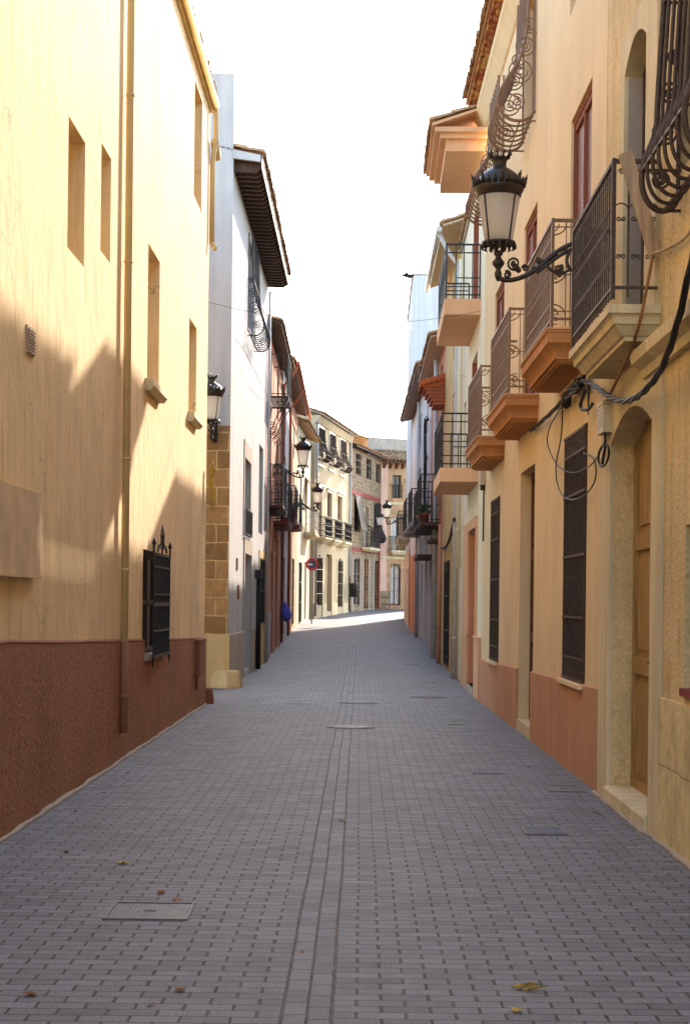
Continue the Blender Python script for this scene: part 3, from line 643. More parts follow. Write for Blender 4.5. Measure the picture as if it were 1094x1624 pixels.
m = MB(); pts = []
for k in range(41):
    d = 8+6*k/40; p = E_.F(dE(d), .03 if d < 11.5 else .06, 0); pts.append((p.x+random.uniform(-.012,.012), p.y, .006))
m.tube(pts, [random.uniform(.012,.026) for _ in pts], 6); struct(m.build('mortar_strip', 'palebase'))
# ================================================================ C: cream house with black-railed balconies
Cc = House('cream house with salmon door surround and two black-railed balconies on the right', 'house', (2.235, 26.87), (2.39, 34.6), 9.0, 'R')
dC = lambda d: Cc.S(d)
ops = [(dC(28.25), dC(30.7), .1, 2.92, .3), (dC(28.8), dC(30.4), 3.91, 6.05, .25), (dC(28.8), dC(30.4), 6.8, 8.75, .25), (dC(32.3), dC(33.2), 4.2, 5.6, .15)]
Cc.wall('cream', ops)
for a in (1, 2): Cc.window(ops[a][0], ops[a][1], ops[a][2], ops[a][3], .25, 'reveal', 'reveal', .06, 1, pane='roller_blind')
Cc.window(*ops[3][:4], .15)
Cc.door(dC(28.25), dC(30.7), .1, 2.92, .3, 'redwood', 2)
for (a, b, c, d, mt, nm) in ((28.25, 30.7, .1, 2.92, 'salmonred', 'door_lining'), (28.8, 30.4, 3.92, 6.04, 'reveal', 'door_lining'), (28.8, 30.4, 6.81, 8.74, 'reveal', 'door_lining')):
    m = Cc.mb(); m.prism([(.001,c),(.001,d),(-.24,d),(-.24,c)], dC(b)-.02, dC(b)-.003); m.build(nm, mt, Cc.root)
m = Cc.mb(); m.box((dC(28.05),-.01,.95),(dC(28.25),.035,3.1)); m.box((dC(30.7),-.01,.95),(dC(32.2),.035,3.1)); m.box((dC(28.25),-.01,2.92),(dC(30.7),.035,3.1)); m.build('door_surround', 'salmon', Cc.root)
m = Cc.mb(); m.box((0,-.01,-.3),(dC(28.25),.045,1.0)); m.box((0,-.01,1.0),(dC(28.25),.06,1.04)); m.build('plinth', 'salmon', Cc.root); m = Cc.mb(); m.box((dC(30.7),-.01,-.3),(dC(32.4),.045,1.0)); m.build('plinth', 'salmon', Cc.root)
m = Cc.mb(); m.box((dC(28.25)+.002,-.25,-.1),(dC(30.7)-.002,.06,.1)); m.build('doorstep', 'parapet', Cc.root)
for z, h_, O in ((6.8, .27, .62), (3.91, .235, .66)):
    m = Cc.mb(); m.steps([(z,.0),(z-h_,.0)], dC(28.0), dC(31.5), O); bal = m.build('balcony', 'salmon', Cc.root)
    railing(Cc, bal, dC(28.0)+.03, dC(31.5)-.03, O-.03, z, z+.93, 'iron', 'grid')
m = Cc.mb()
s0, s1 = dC(26.9), dC(30.1)
m.steps([(9.42,.0),(9.34,.0)], s0, s1, .85); m.steps([(9.34,.09),(9.26,.09)], s0, s1, .85); m.steps([(9.26,.19),(9.07,.19)], s0, s1, .85); m.build('box_cornice', 'salmon', Cc.root)
Cc.roof(9.42, .95, s0-.05, s1+.05, run=.2, sl_mat='salmon', name='bay_roof'); Cc.roof(9.0, .1, s1, Cc.L)
Cc.pipe(dC(34.45), .0, 8.6, 'zinc', .06, .09, clips=5); Cc.pipe(dC(33.4), 2.3, 8.6, 'cream', .05, .08, clips=4)
# ================================================================ H: narrow ochre-yellow house
H = House('narrow ochre-yellow house with a tall black door and ragged tiled eaves', 'house', (2.395, 34.62), (2.475, 41.5), 9.5, 'R')
dH = lambda d: H.S(d)
ops = [(dH(38.3), dH(40.6), .1, 2.6, .2), (dH(36), dH(37), 1.4, 2.6, .15), (dH(36.5), dH(38), 4.3, 6.4, .2), (dH(36.5), dH(38), 7.2, 8.6, .2)]
H.wall('hyellow', ops); H.door(*ops[0][:4], .1, 'darkwood', 2)
for p in ops[1:]: H.window(*p[:4], .15)
flat_grille(H, dH(38.35), dH(40.55), .1, 2.6, 'iron', .02, .12, 3)
H.roof(9.55, .47, mat='tile', sl_mat='plank')
m = H.mb(); m.tube([(0,.5,9.5),(H.L,.5,9.5)], .06, 8); m.tube([(0.3,.5,9.5),(0.3,.3,9.1),(0.3,.08,8.8),(0.3,.08,3)], .05, 8); m.build('gutter', 'zinc', H.root)
# ================================================================ I1: orange-red house with tiled canopy
I1 = House('orange-red house with an orange-soffited tile canopy over its balcony', 'house', (2.48, 41.52), (2.56, 50), 8.3, 'R')
d1 = lambda d: I1.S(d)
ops = [(d1(42.6), d1(44.2), .12, 2.6, .2), (d1(45.6), d1(47.2), .35, 2.7, .15), (d1(43), d1(44.6), 3.9, 6.0, .2), (d1(47), d1(48.4), 4.0, 6.0, .2), (d1(43), d1(44.2), 7, 7.9, .15)]
I1.wall('salmonred', ops); I1.door(*ops[0][:4], .2, 'yellowdoor', 2); I1.door(*ops[1][:4], .12, 'steel', 1, 2)
for p in ops[2:]: I1.window(*p[:4], .18)
m = I1.mb(); m.box((d1(44.3),-.01,0),(d1(50),.03,3.6)); I1.wall('greyrender', [ops[1]], d1(44.4), d1(50)-.01, -.2, 3.6, 'lower_wall', False, .03)
m = I1.mb(); m.box((d1(41.6),-.01,-.2),(d1(42.6),.03,3.5)); m.box((d1(44.2),-.01,-.2),(d1(44.39),.03,3.5)); m.build('door_surround', 'limestone', I1.root)
m = I1.mb()
for k in range(5): m.box((d1(41.6)+.0,-.01,6.62+.09*k),(d1(42.9),.3+.06*k,6.7+.09*k))
can = m.build('canopy', 'soffit', I1.root)
m = I1.mb()
for k in range(5):
    o = .04+k*.135
    for a, b in ((41.52, 42.1), (42.0, 42.55), (42.5, 43.0)): m.tube([(d1(a),o,7.34-.04*k),(d1(b),o,7.32-.04*k)], [.08,.066], 8)
m.prism([(0,7.07),(.64,7.07),(.64,7.1),(0,7.32)], d1(41.58), d1(42.95))
m.build('canopy_tiles', 'tileorange', can)
I1.roof(8.3, .45, mat='tile', sl_mat='plank')
I1.pipe(d1(41.75), .0, 3.6, 'salmonred', .05, .08); I1.pipe(d1(44.5), .0, 8.2, 'zinc', .07, .1, clips=5)
m = I1.mb(); m.box((d1(46),0,2.85),(d1(49.6),.5,2.95)); m.build('door_hood', 'darkwood', I1.root); m = I1.mb(); m.box((d1(41.9),0,3.15),(d1(43.6),.35,3.24)); m.build('door_hood', 'darkwood', I1.root)
for sa, sb, zz, zt in ((d1(43.2), d1(46), 3.72, 4.98), (d1(46.6), d1(49.2), 3.74, 4.75)):
    m = I1.mb(); m.steps([(zz,0),(zz-.1,.0),(zz-.14,.06)], sa, sb, .55); b_ = m.build('balcony', 'darkwood', I1.root); railing(I1, b_, sa+.03, sb-.03, .52, zz, zt, 'iron', 'plain', .1, .012)
# ================================================================ I2 and J
I2 = House('mauve-grey house behind the balconies with cables on its wall on the right', 'house', (2.57, 50.02), (2.62, 66), 8.8, 'R')
d2 = lambda d: I2.S(d)
ops = [(d2(51.5), d2(53), .4, 2.9, .2), (d2(55), d2(56.4), 1.2, 2.9, .2), (d2(58.5), d2(60), .5, 2.9, .2), (d2(52), d2(53.4), 4.2, 6.3, .2), (d2(57), d2(58.4), 4.2, 6.3, .2), (d2(52), d2(53.2), 7, 8.2, .2), (d2(57), d2(58.2), 7, 8.2, .2)]
I2.wall('greyrender', ops); I2.door(*ops[0][:4], .2, 'redwood', 1)
for p in ops[1:]: I2.window(*p[:4], .2)
I2.wall('salmonred', [ops[2]], d2(58), d2(66)-.01, .2, 3.4, 'lower_wall', False, .03)
I2.roof(8.8, .5, sl_mat='brownwood'); I2.pipe(d2(57.4), .3, 8.6, 'zinc', .06, .09, clips=5)
for sa, sb in ((d2(51.2), d2(54.2)), (d2(56.2), d2(59.2))):
    m = I2.mb(); m.steps([(4.1,0),(3.98,.0),(3.92,.08)], sa, sb, .55); b_ = m.build('balcony', 'parapet', I2.root); railing(I2, b_, sa+.03, sb-.03, .52, 4.1, 5.15, 'iron', 'plain', .1, .012)
m = I2.mb()
for a in (50.6,): m.tube(smooth([(d2(50.3),.1,7.2),(d2(51),.14,7.4),(d2(51.6),.12,6.7),(d2(51.2),.12,5.9),(d2(52),.1,5.2),(d2(51.8),.1,4.6)]), .05, 6); m.tube([(d2(51.3),.12+.0*k,6.6) for k in (0,)]+[(d2(51.3)+.25*math.cos(t*.5),.12,6.6+.25*math.sin(t*.5)) for t in range(13)], .025, 5)
m.build('wall_cable', 'cable', I2.root)
J = House('tall bluish-white house with blank side wall at the bend on the right', 'house', (2.59, 66.02), (2.8, 77), 14.75, 'R')
dJ = lambda d: J.S(d)
ops = [(dJ(67.3), dJ(68.5), z, z+1.9, .2) for z in (4.3, 7.6, 10.9)]+[(dJ(71), dJ(72.2), z, z+1.9, .2) for z in (4.3, 7.6, 10.9)]+[(dJ(68), dJ(69.4), .7, 3, .2), (dJ(73), dJ(74.4), .9, 3.1, .2)]
J.wall('bluewhite', ops)
for p in ops: J.window(*p[:4], .2, 'glass', 'redwood')
J.wall('pink', [ops[-1], ops[-2]], 0.01, J.L-.01, .2, 3.7, 'lower_wall', False, .03)
m = J.mb(); m.box((0,-7,14.75),(J.L,.06,14.85)); m.build('parapet_cap', 'parapet', J.root)
for a in (66.8, 70.5):
    m = J.mb(); m.steps([(4.3,0),(4.18,0),(4.1,.1)], dJ(a), dJ(a+2.6), .5); b_ = m.build('balcony', 'parapet', J.root); railing(J, b_, dJ(a)+.03, dJ(a+2.6)-.03, .47, 4.3, 5.3, 'iron', 'plain', .11, .012)

# ================================================================ D: white house past the alley on the left
D = House('white limewashed house with deep timber eaves and sandstone corner beyond the alley', 'house', (-2.13, 30), (-2.03, 41.5), 9.8, 'L')
dD = lambda d: D.S(d)
ops = [(3.95, 6.0, .12, 2.58, .35), (3.7, 5.5, 2.95, 4.55, .25), (9.15, 11.1, 1.04, 2.62, .15), (4.2, 6.2, 7.35, 9.2, .2), (8.6, 10.2, 3.2, 5.3, .15)]
D.wall('white', ops); D.door(*ops[0][:4], .35, 'brownwood', 1)
D.window(*ops[1][:4], .25, 'glass', 'darkwood'); D.window(*ops[2][:4], .15, 'glass', 'darkwood'); w4 = D.window(*ops[3][:4], .2, 'glass', 'darkwood'); D.window(*ops[4][:4], .15, 'glass', 'winframe')
m = D.mb(); m.box((3.75,-.01,2.58),(6.2,.025,2.9)); m.box((3.7,-.01,.98),(3.95,.025,2.58)); m.box((6.0,-.01,.98),(6.25,.025,2.58)); m.build('door_surround', 'palebase', D.root)
m = D.mb(); m.box((3.5,-.01,2.95),(3.7,.02,4.9)); m.box((5.5,-.01,2.95),(5.7,.02,4.9)); m.box((3.7,-.01,4.55),(5.5,.02,4.9)); m.build('window_surround', 'palebase', D.root)
m = D.mb(); m.box((8.9,-.01,.7),(9.15,.02,2.8)); m.box((11.1,-.01,.7),(11.35,.02,2.8)); m.box((9.15,-.01,2.62),(11.1,.02,2.8)); m.box((9.15,-.01,.7),(11.1,.02,1.04)); m.build('window_surround', 'hyellow', D.root)
D.band('palebase', 'stone_base', .03, -.3, .97, [(3.95, 6.0), (8.9, 11.35)])
D.band('hyellow', 'stone_base', .018, -.3, .7, [], 8.9, 11.35)
m = D.mb(); m.box((-.025,-7,.97),(-.001,.0,4.79)); m.build('corner_stonework', 'sandstone', D.root)
m = D.mb(); m.box((-.04,-7,-.3),(-.001,.031,.97)); m.build('stone_base', 'patch', D.root)
m = D.mb(); m.box((.0,-2.4,9.8),(3.8,-.002,11.25)); m.build('roof_tower', 'white', D.root)
m = D.mb(); m.tube([(4.6,-.0,10.75),(5.4,-.03,10.2)], .03, 5); m.tube([(5.0,.0,10.5),(5.0,-.3,10.2)], .02, 5); m.build('tower_bracket', 'rustir', D.root)
z = 9.62
m = D.mb()
for k in range(34):
    s = .22+k*.335; m.prism([(-.1,z-.12),(-.1,z+.14),(.5,z+.06),(.5,z-.06),(.4,z-.14)], s-.05, s+.05)
    
m.build('eaves_rafters', 'darkwood', D.root)
D.roof(9.72, .58, slope=.2, sl_mat='brownwood')
m = D.mb(); m.prism([(0,9.68),(.5,9.62),(.5,9.74),(0,9.84)], -.05, .02); m.build('eaves_end', 'white', D.root)
m = D.mb(); m.box((0,.5,z-.1),(D.L,.52,z+.1)); m.build('eaves_board', 'darkwood', D.root)
belly_grille(D, 4.1, 6.3, 7.1, 9.25, .36, 'iron', .28, rings=2, par=w4, r=.011)
flat_grille(D, 9.15, 11.1, 1.04, 2.62, 'iron', .02, .12, 2, False)
flat_grille(D, 3.7, 5.5, 2.95, 3.5, 'iron', .06, .12, 1, False)
m = D.mb(); s = 7.55; m.tube([(s,.09,.03),(s,.09,2.28)], .06, 10); m.box((s-.13,.01,2.1),(s+.13,.16,2.3)); m.build('cast_iron_pipe', 'iron', D.root)
D.pipe(11.38, .0, 9.4, 'zinc', .035, .06, clips=5)
m = D.mb(); m.box((1.75,0,2.2),(2.1,.02,2.42)); m.build('house_number_plate', 'rustir', D.root)
m = D.mb(); m.box((2.1,0,1.62),(2.55,.02,1.9)); m.build('wall_plaque', 'redtrim', D.root)
# ================================================================ F1..F3
F1 = House('salmon-orange house with ornate black iron balconies on the left', 'house', (-2.04, 41.52), (-2.03, 50.6), 8.6, 'L')
f1 = lambda d: F1.S(d)
ops = [(f1(44.2), f1(45.8), .2, 2.9, .25), (f1(47), f1(48.6), .25, 2.9, .25), (f1(42.9), f1(44.3), 4.05, 6.2, .2), (f1(47.4), f1(48.8), 4.05, 6.2, .2), (f1(43), f1(44.2), 6.9, 8.3, .2), (f1(47.5), f1(48.7), 6.9, 8.1, .2)]
F1.wall('salmonred', ops); F1.door(*ops[0][:4], .25, 'brownwood', 1); F1.door(*ops[1][:4], .25, 'redwood', 2)
for p in ops[2:]: F1.window(*p[:4], .2, 'glass', 'brownwood')
F1.roof(8.6, .4, sl_mat='darkwood')
m = F1.mb()
m.box((f1(42),-.01,-.2),(f1(44.2),.03,3.4)); m.box((f1(45.8),-.01,-.2),(f1(47),.03,3.4)); m.box((f1(48.6),-.01,-.2),(f1(50.5),.03,3.4)); m.build('lower_wall', 'salmonred', F1.root)
m = F1.mb(); m.box((f1(42.6),.03,-.2),(f1(43.9),.06,1.3)); m.build('steel_panel', 'steel', F1.root)
m = F1.mb(); s0, s1 = f1(42.0), f1(44.9); m.steps([(4.05,0),(3.99,0),(3.98,.05),(3.9,.2)], s0, s1, .42); b_ = m.build('balcony', 'darkwood', F1.root); railing(F1, b_, s0+.02, s1-.02, .4, 4.05, 5.1, 'iron', 'scroll', .1, .012)
m = F1.mb(); s0, s1 = f1(46.2), f1(49.6); m.steps([(3.85,0),(3.75,0),(3.7,.1)], s0, s1, .42); b_ = m.build('balcony', 'redwood', F1.root); railing(F1, b_, s0+.02, s1-.02, .4, 3.85, 4.9, 'iron', 'scroll', .1, .012)
# small high balcony carried on iron scrolls
s0, s1, O = f1(42.2), f1(44.6), .52; m = F1.mb()
for k in range(22): m.box((s0+.02, .02+k*.0235, 6.84),(s1-.02, .034+k*.0235, 6.86))
m.box((s0,0,6.82),(s0+.02,O,6.87)); m.box((s1-.02,0,6.82),(s1,O,6.87)); m.box((s0,O-.02,6.82),(s1,O,6.87))
b_ = m.build('balcony', 'iron', F1.root); railing(F1, b_, s0+.02, s1-.02, O-.02, 6.86, 7.95, 'iron', 'plain', .12, .009)
for s in (s0+.1, (s0+s1)/2, s1-.1):
    m = F1.mb()
    m.tube([(s, o, z_) for o, z_ in smooth([(.02,6.0),(.12,6.05),(.2,6.3),(.36,6.6),(O-.02,6.82)])], .014, 5)
    for cx, cz in ((.1, 6.12), (.3, 6.7), (.16, 5.85)): m.tube([(s, cx+x, cz+q) for x, q in spiral(0, 0, .1, .02, 0, 1.6)], .011, 5)
    m.build('scroll_bracket', 'iron', b_)
F2 = House('brown and grey house with a copper gutter between the salmon and pale houses', 'house', (-2.03, 50.62), (-1.98, 66), 8.9, 'L')
f2 = lambda d: F2.S(d)
ops = [(f2(52.5), f2(54), .5, 3, .25), (f2(57), f2(58.4), .6, 3, .25), (f2(61.5), f2(62.8), .7, 3.2, .25)]+[(f2(d), f2(d+1.2), 4.3, 6.3, .2) for d in (52.5, 57, 61.5)]+[(f2(d), f2(d+1.1), 7, 8.2, .2) for d in (52.5, 57, 61.5)]
F2.wall('salmon', ops); F2.door(*ops[0][:4], .2, 'darkwood', 2)
for p in ops[1:]: F2.window(*p[:4], .2, 'glass', 'darkwood')
F2.wall('greyrender', [ops[0], ops[3], ops[6]], f2(50.7), f2(56), -.1, 8.8, 'grey_bay', False, .03)
F2.roof(9.0, .42, sl_mat='brownwood')
m = F2.mb(); m.tube([(0,.5,8.95),(F2.L,.5,8.95)], .06, 8); m.tube([(.3,.5,8.95),(.3,.3,8.55),(.3,.07,8.3),(.3,.07,.3)], .045, 8); m.tube([(5.8,.5,8.95),(5.8,.3,8.5),(5.8,.07,8.2),(5.8,.07,.4)], .045, 8); m.build('gutter', 'soffit', F2.root)
for a in (52, 56.6):
    m = F2.mb(); m.steps([(4.25,0),(4.13,0),(4.08,.1)], f2(a), f2(a+2.8), .42); b_ = m.build('balcony', 'redwood', F2.root); railing(F2, b_, f2(a)+.02, f2(a+2.8)-.02, .4, 4.25, 5.25, 'iron', 'plain', .1, .011)
for p in ops[1:3]: flat_grille(F2, p[0], p[1], p[2], p[3], 'iron', .03, .13, 4, False)
F3 = House('pale narrow house with light iron balcony just before the bend on the left', 'house', (-1.97, 66.02), (-1.62, 74.6), 8.7, 'L')
f3 = lambda d: F3.S(d)
ops = [(f3(67.5), f3(68.8), .7, 3.2, .2), (f3(71), f3(72.3), .8, 3.3, .2), (f3(67.5), f3(68.8), 4.6, 6.7, .2), (f3(71), f3(72.3), 4.6, 6.7, .2)]
F3.wall('cream', ops)
for p in ops: F3.window(*p[:4], .2, 'glass', 'darkwood')
F3.roof(8.75, .45, sl_mat='tile')
m = F3.mb(); m.steps([(4.55,0),(4.42,0),(4.3,.2)], f3(70), f3(73), .5); b_ = m.build('balcony', 'limestone', F3.root); railing(F3, b_, f3(70)+.03, f3(73)-.03, .47, 4.55, 5.6, 'zinc', 'scroll', .12, .012)
m = F3.mb(); m.prism([(0,6.9),(.02,6.95),(.5,6.35),(.48,6.3)], f3(70.5), f3(72.8)); m.build('awning', 'awning', F3.root)
flat_grille(F3, *ops[0][:4], 'iron', .03, .13, 3, False)
# ================================================================ G: pale yellow house at the bend
G = House('pale yellow three-storey house at the bend with bulging top-floor grilles', 'house', (-1.45, 75), (.17, 85), 10.1, 'L')
top = [(.75, 2.05, 8.35, 9.6), (3.8, 5.1, 8.35, 9.62), (6.95, 8.3, 8.35, 9.65)]; mid = [(.7, 2.0, 4.6, 6.8), (3.5, 4.8, 4.6, 6.8), (6.5, 7.85, 4.6, 6.82)]
low = [(.7, 2.3, 1.36, 3.75, .25, .4), (3.4, 4.9, 1.1, 3.85, .25), (6.6, 8.2, 1.3, 3.75, .25, .4)]
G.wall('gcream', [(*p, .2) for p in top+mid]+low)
for p in top:
    w = G.window(*p, .2, 'glass', 'winframe'); belly_grille(G, p[0]-.05, p[1]+.05, p[2]-.25, p[3]+.02, .42, 'rustir', .12, par=w, r=.014, bh=.5)
    m = G.mb(); m.box((p[0]-.16,-.01,p[3]),(p[1]+.16,.03,p[3]+.16)); m.box((p[0]-.16,-.01,p[2]-.3),(p[0],.03,p[3])); m.box((p[1],-.01,p[2]-.3),(p[1]+.16,.03,p[3])); m.box((p[0]-.2,-.01,p[2]-.5),(p[1]+.2,.08,p[2]-.4)); m.build('window_surround', 'winframe', G.root)
for p in mid:
    G.window(*p, .2, 'glass', 'brownwood', rows=1); m = G.mb(); m.box((p[0]-.2,-.01,p[3]+.02),(p[1]+.2,.04,p[3]+.12)); m.box((p[0]-.3,-.01,p[3]+.12),(p[1]+.3,.14,p[3]+.2)); m.build('window_hood', 'winframe', G.root)
for a, b in ((.55, 2.4), (3.2, 5.3), (6.2, 8.3)):
    m = G.mb(); m.steps([(4.55,0),(4.47,0),(4.42,.06),(4.3,.18)], a, b, .45); bl = m.build('balcony', 'limestone', G.root); railing(G, bl, a+.03, b-.03, .42, 4.55, 5.5, 'iron', 'scroll', .11, .014)
G.window(*low[0][:4], .2, 'glass', 'darkwood'); G.window(*low[2][:4], .2, 'glass', 'darkwood'); G.door(*low[1][:4], .22, 'redwood', 2)
for p in (low[0], low[2]): flat_grille(G, p[0]+.02, p[1]-.02, p[2], p[3]-.1, 'iron', .02, .13, 4, False)
for p in (low[0], low[1], low[2]):
    m = G.mb(); m.box((p[0]-.22,-.01,1.3),(p[0],.03,3.7)); m.build('window_surround', 'limestone', G.root); m = G.mb(); m.box((p[1],-.01,1.3),(p[1]+.22,.03,3.7)); m.build('window_surround', 'limestone', G.root)
G.band('limestone', 'plinth', .04, .4, 1.5, [(p[0]-.0, p[1]+.0) for p in low])
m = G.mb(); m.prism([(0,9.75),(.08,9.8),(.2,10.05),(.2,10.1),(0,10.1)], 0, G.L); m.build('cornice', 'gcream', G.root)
G.roof(10.12, .4, mat='tile'); G.pipe(.12, .9, 10, 'steel', .055, .08, clips=5); G.pipe(9.95, 1.1, 10, 'steel', .06, .08, clips=5)
# ================================================================ S: rubble-stone house
S = House('rubble-stone house with dark red bands and a curtained window', 'house', (.2, 85.05), (1.93, 92.8), 9.6, 'L')
top = [(1.35, 2.6, 8.3, 9.45), (4.05, 5.35, 8.27, 9.4), (6.62, 7.75, 8.27, 9.3)]; mid = [(1.1, 2.6, 5.3, 7.15), (3.55, 4.7, 4.55, 6.75), (6.3, 7.6, 5.1, 7.0)]; low = [(1.0, 2.6, 1.38, 3.88), (3.55, 4.9, 1.2, 3.88), (6.45, 7.75, 1.2, 3.87)]
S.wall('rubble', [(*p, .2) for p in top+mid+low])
for p in top: S.window(*p, .2, 'glass', 'darkwood'); flat_grille(S, *p, 'iron', .02, .14, 3, False)
S.window(*mid[0], .2, 'glass', 'darkwood'); S.window(*mid[1], .2, 'winframe', 'winframe'); S.window(*mid[2], .2, 'glass', 'darkwood'); S.window(*low[0], .2, 'glass', 'winframe'); S.door(*low[1], .2, 'redwood', 1); S.door(*low[2], .2, 'darkwood', 2)
m = S.mb(); m.prism([(.03,7.2),(.06,7.2),(.42,5.35),(.38,5.33)], mid[0][0]-.05, mid[0][1]+.05); m.build('awning', 'darkwood', S.root)
belly_grille(S, 6.2, 7.7, 4.9, 7.1, .4, 'iron', .13, r=.014); flat_grille(S, *low[0], 'iron', .02, .14, 3, False)
m = S.mb(); m.box((.05,-.01,7.2),(7.7,.05,7.42)); m.box((.05,-.01,4.25),(7.7,.05,4.45)); m.box((7.62,-.01,1.1),(7.9,.04,7.2)); m.build('red_band', 'redband', S.root)
m = S.mb(); m.steps([(4.5,0),(4.4,0),(4.3,.15)], 3.0, 5.6, .5); bl = m.build('balcony', 'limestone', S.root); railing(S, bl, 3.03, 5.57, .47, 4.5, 5.45, 'iron', 'plain', .11, .014)
for p in low:
    m = S.mb(); m.box((p[0]-.3,-.01,.9),(p[0],.03,3.95)); m.build('stone_surround', 'palebase', S.root); m = S.mb(); m.box((p[1],-.01,.9),(p[1]+.25,.03,3.95)); m.build('stone_surround', 'palebase', S.root)
S.roof(9.65, .4, mat='tile', sl_mat='darkwood')
m = S.mb(); m.box((6.5,-1.6,9.9),(7.7,-.7,10.8)); ch = m.build('chimney', 'brick', S.root); m = S.mb(); m.prism([(-1.7,10.8),(-.6,10.8),(-1.15,11.0)], 6.4, 7.8); m.build('chimney_cap', 'tile', ch)
# ================================================================ P: peach house facing down the street
P = House('peach house closing the view with a potted-plant balcony and bracketed eaves', 'house', (1.95, 92.9), (5.3, 94.2), 9.5, 'L')
ops = [(.72, 1.25, 7.5, 8.8, .2), (.65, 1.12, 4.5, 6.4, .2), (.65, 1.28, 1.4, 3.75, .2, .3), (2.2, 2.8, 7.5, 8.8, .2), (2.2, 2.8, 4.5, 6.4, .2)]
P.wall('peachstone', ops)
P.window(*ops[0][:4], .2, 'glass', 'brownwood'); P.window(*ops[1][:4], .2, 'winframe', 'winframe'); P.window(*ops[2][:4], .2, 'winframe', 'brownwood')
P.window(*ops[3][:4], .2); P.window(*ops[4][:4], .2)
m = P.mb(); m.box((0.01,-.01,2.2),(.42,.03,9.4)); m.build('pink_strip', 'pink', P.root)
railing(P, P.root, .7, 1.27, .12, 7.5, 8.25, 'iron', 'plain', .1, .012); flat_grille(P, .66, 1.27, 1.45, 3.7, 'rustir', .02, .13, 3, False)
m = P.mb(); m.steps([(4.5,0),(4.4,0),(4.25,.15)], .5, 1.9, .5); bl = m.build('balcony', 'limestone', P.root); railing(P, bl, .53, 1.87, .47, 4.5, 5.3, 'iron', 'plain', .1, .012)
m = P.mb(); m.prism([(0,4.0),(.06,4.05),(.06,4.15),(0,4.2)], 0, P.L); m.prism([(0,7.1),(.05,7.13),(.05,7.2),(0,7.25)], .45, P.L); m.build('string_course', 'limestone', P.root)
m = P.mb()
for k in range(9): m.prism([(0,9.15),(.12,9.2),(.35,9.42),(0,9.45)], .1+k*.38, .22+k*.38)
m.build('eaves_brackets', 'brownwood', P.root); P.roof(9.5, .45, mat='tile', sl_mat='brownwood')
m = P.mb(); m.prism([(-.01,1.2),(.03,1.2),(.03,2.15),(-.01,2.2)], 0, .64); m.build('stone_base', 'rubble', P.root)
m = P.mb(); m.box((-1.2,-5,9.3),(3.2,-2.0,11.1)); m.build('roof_terrace', 'parapet', P.root)

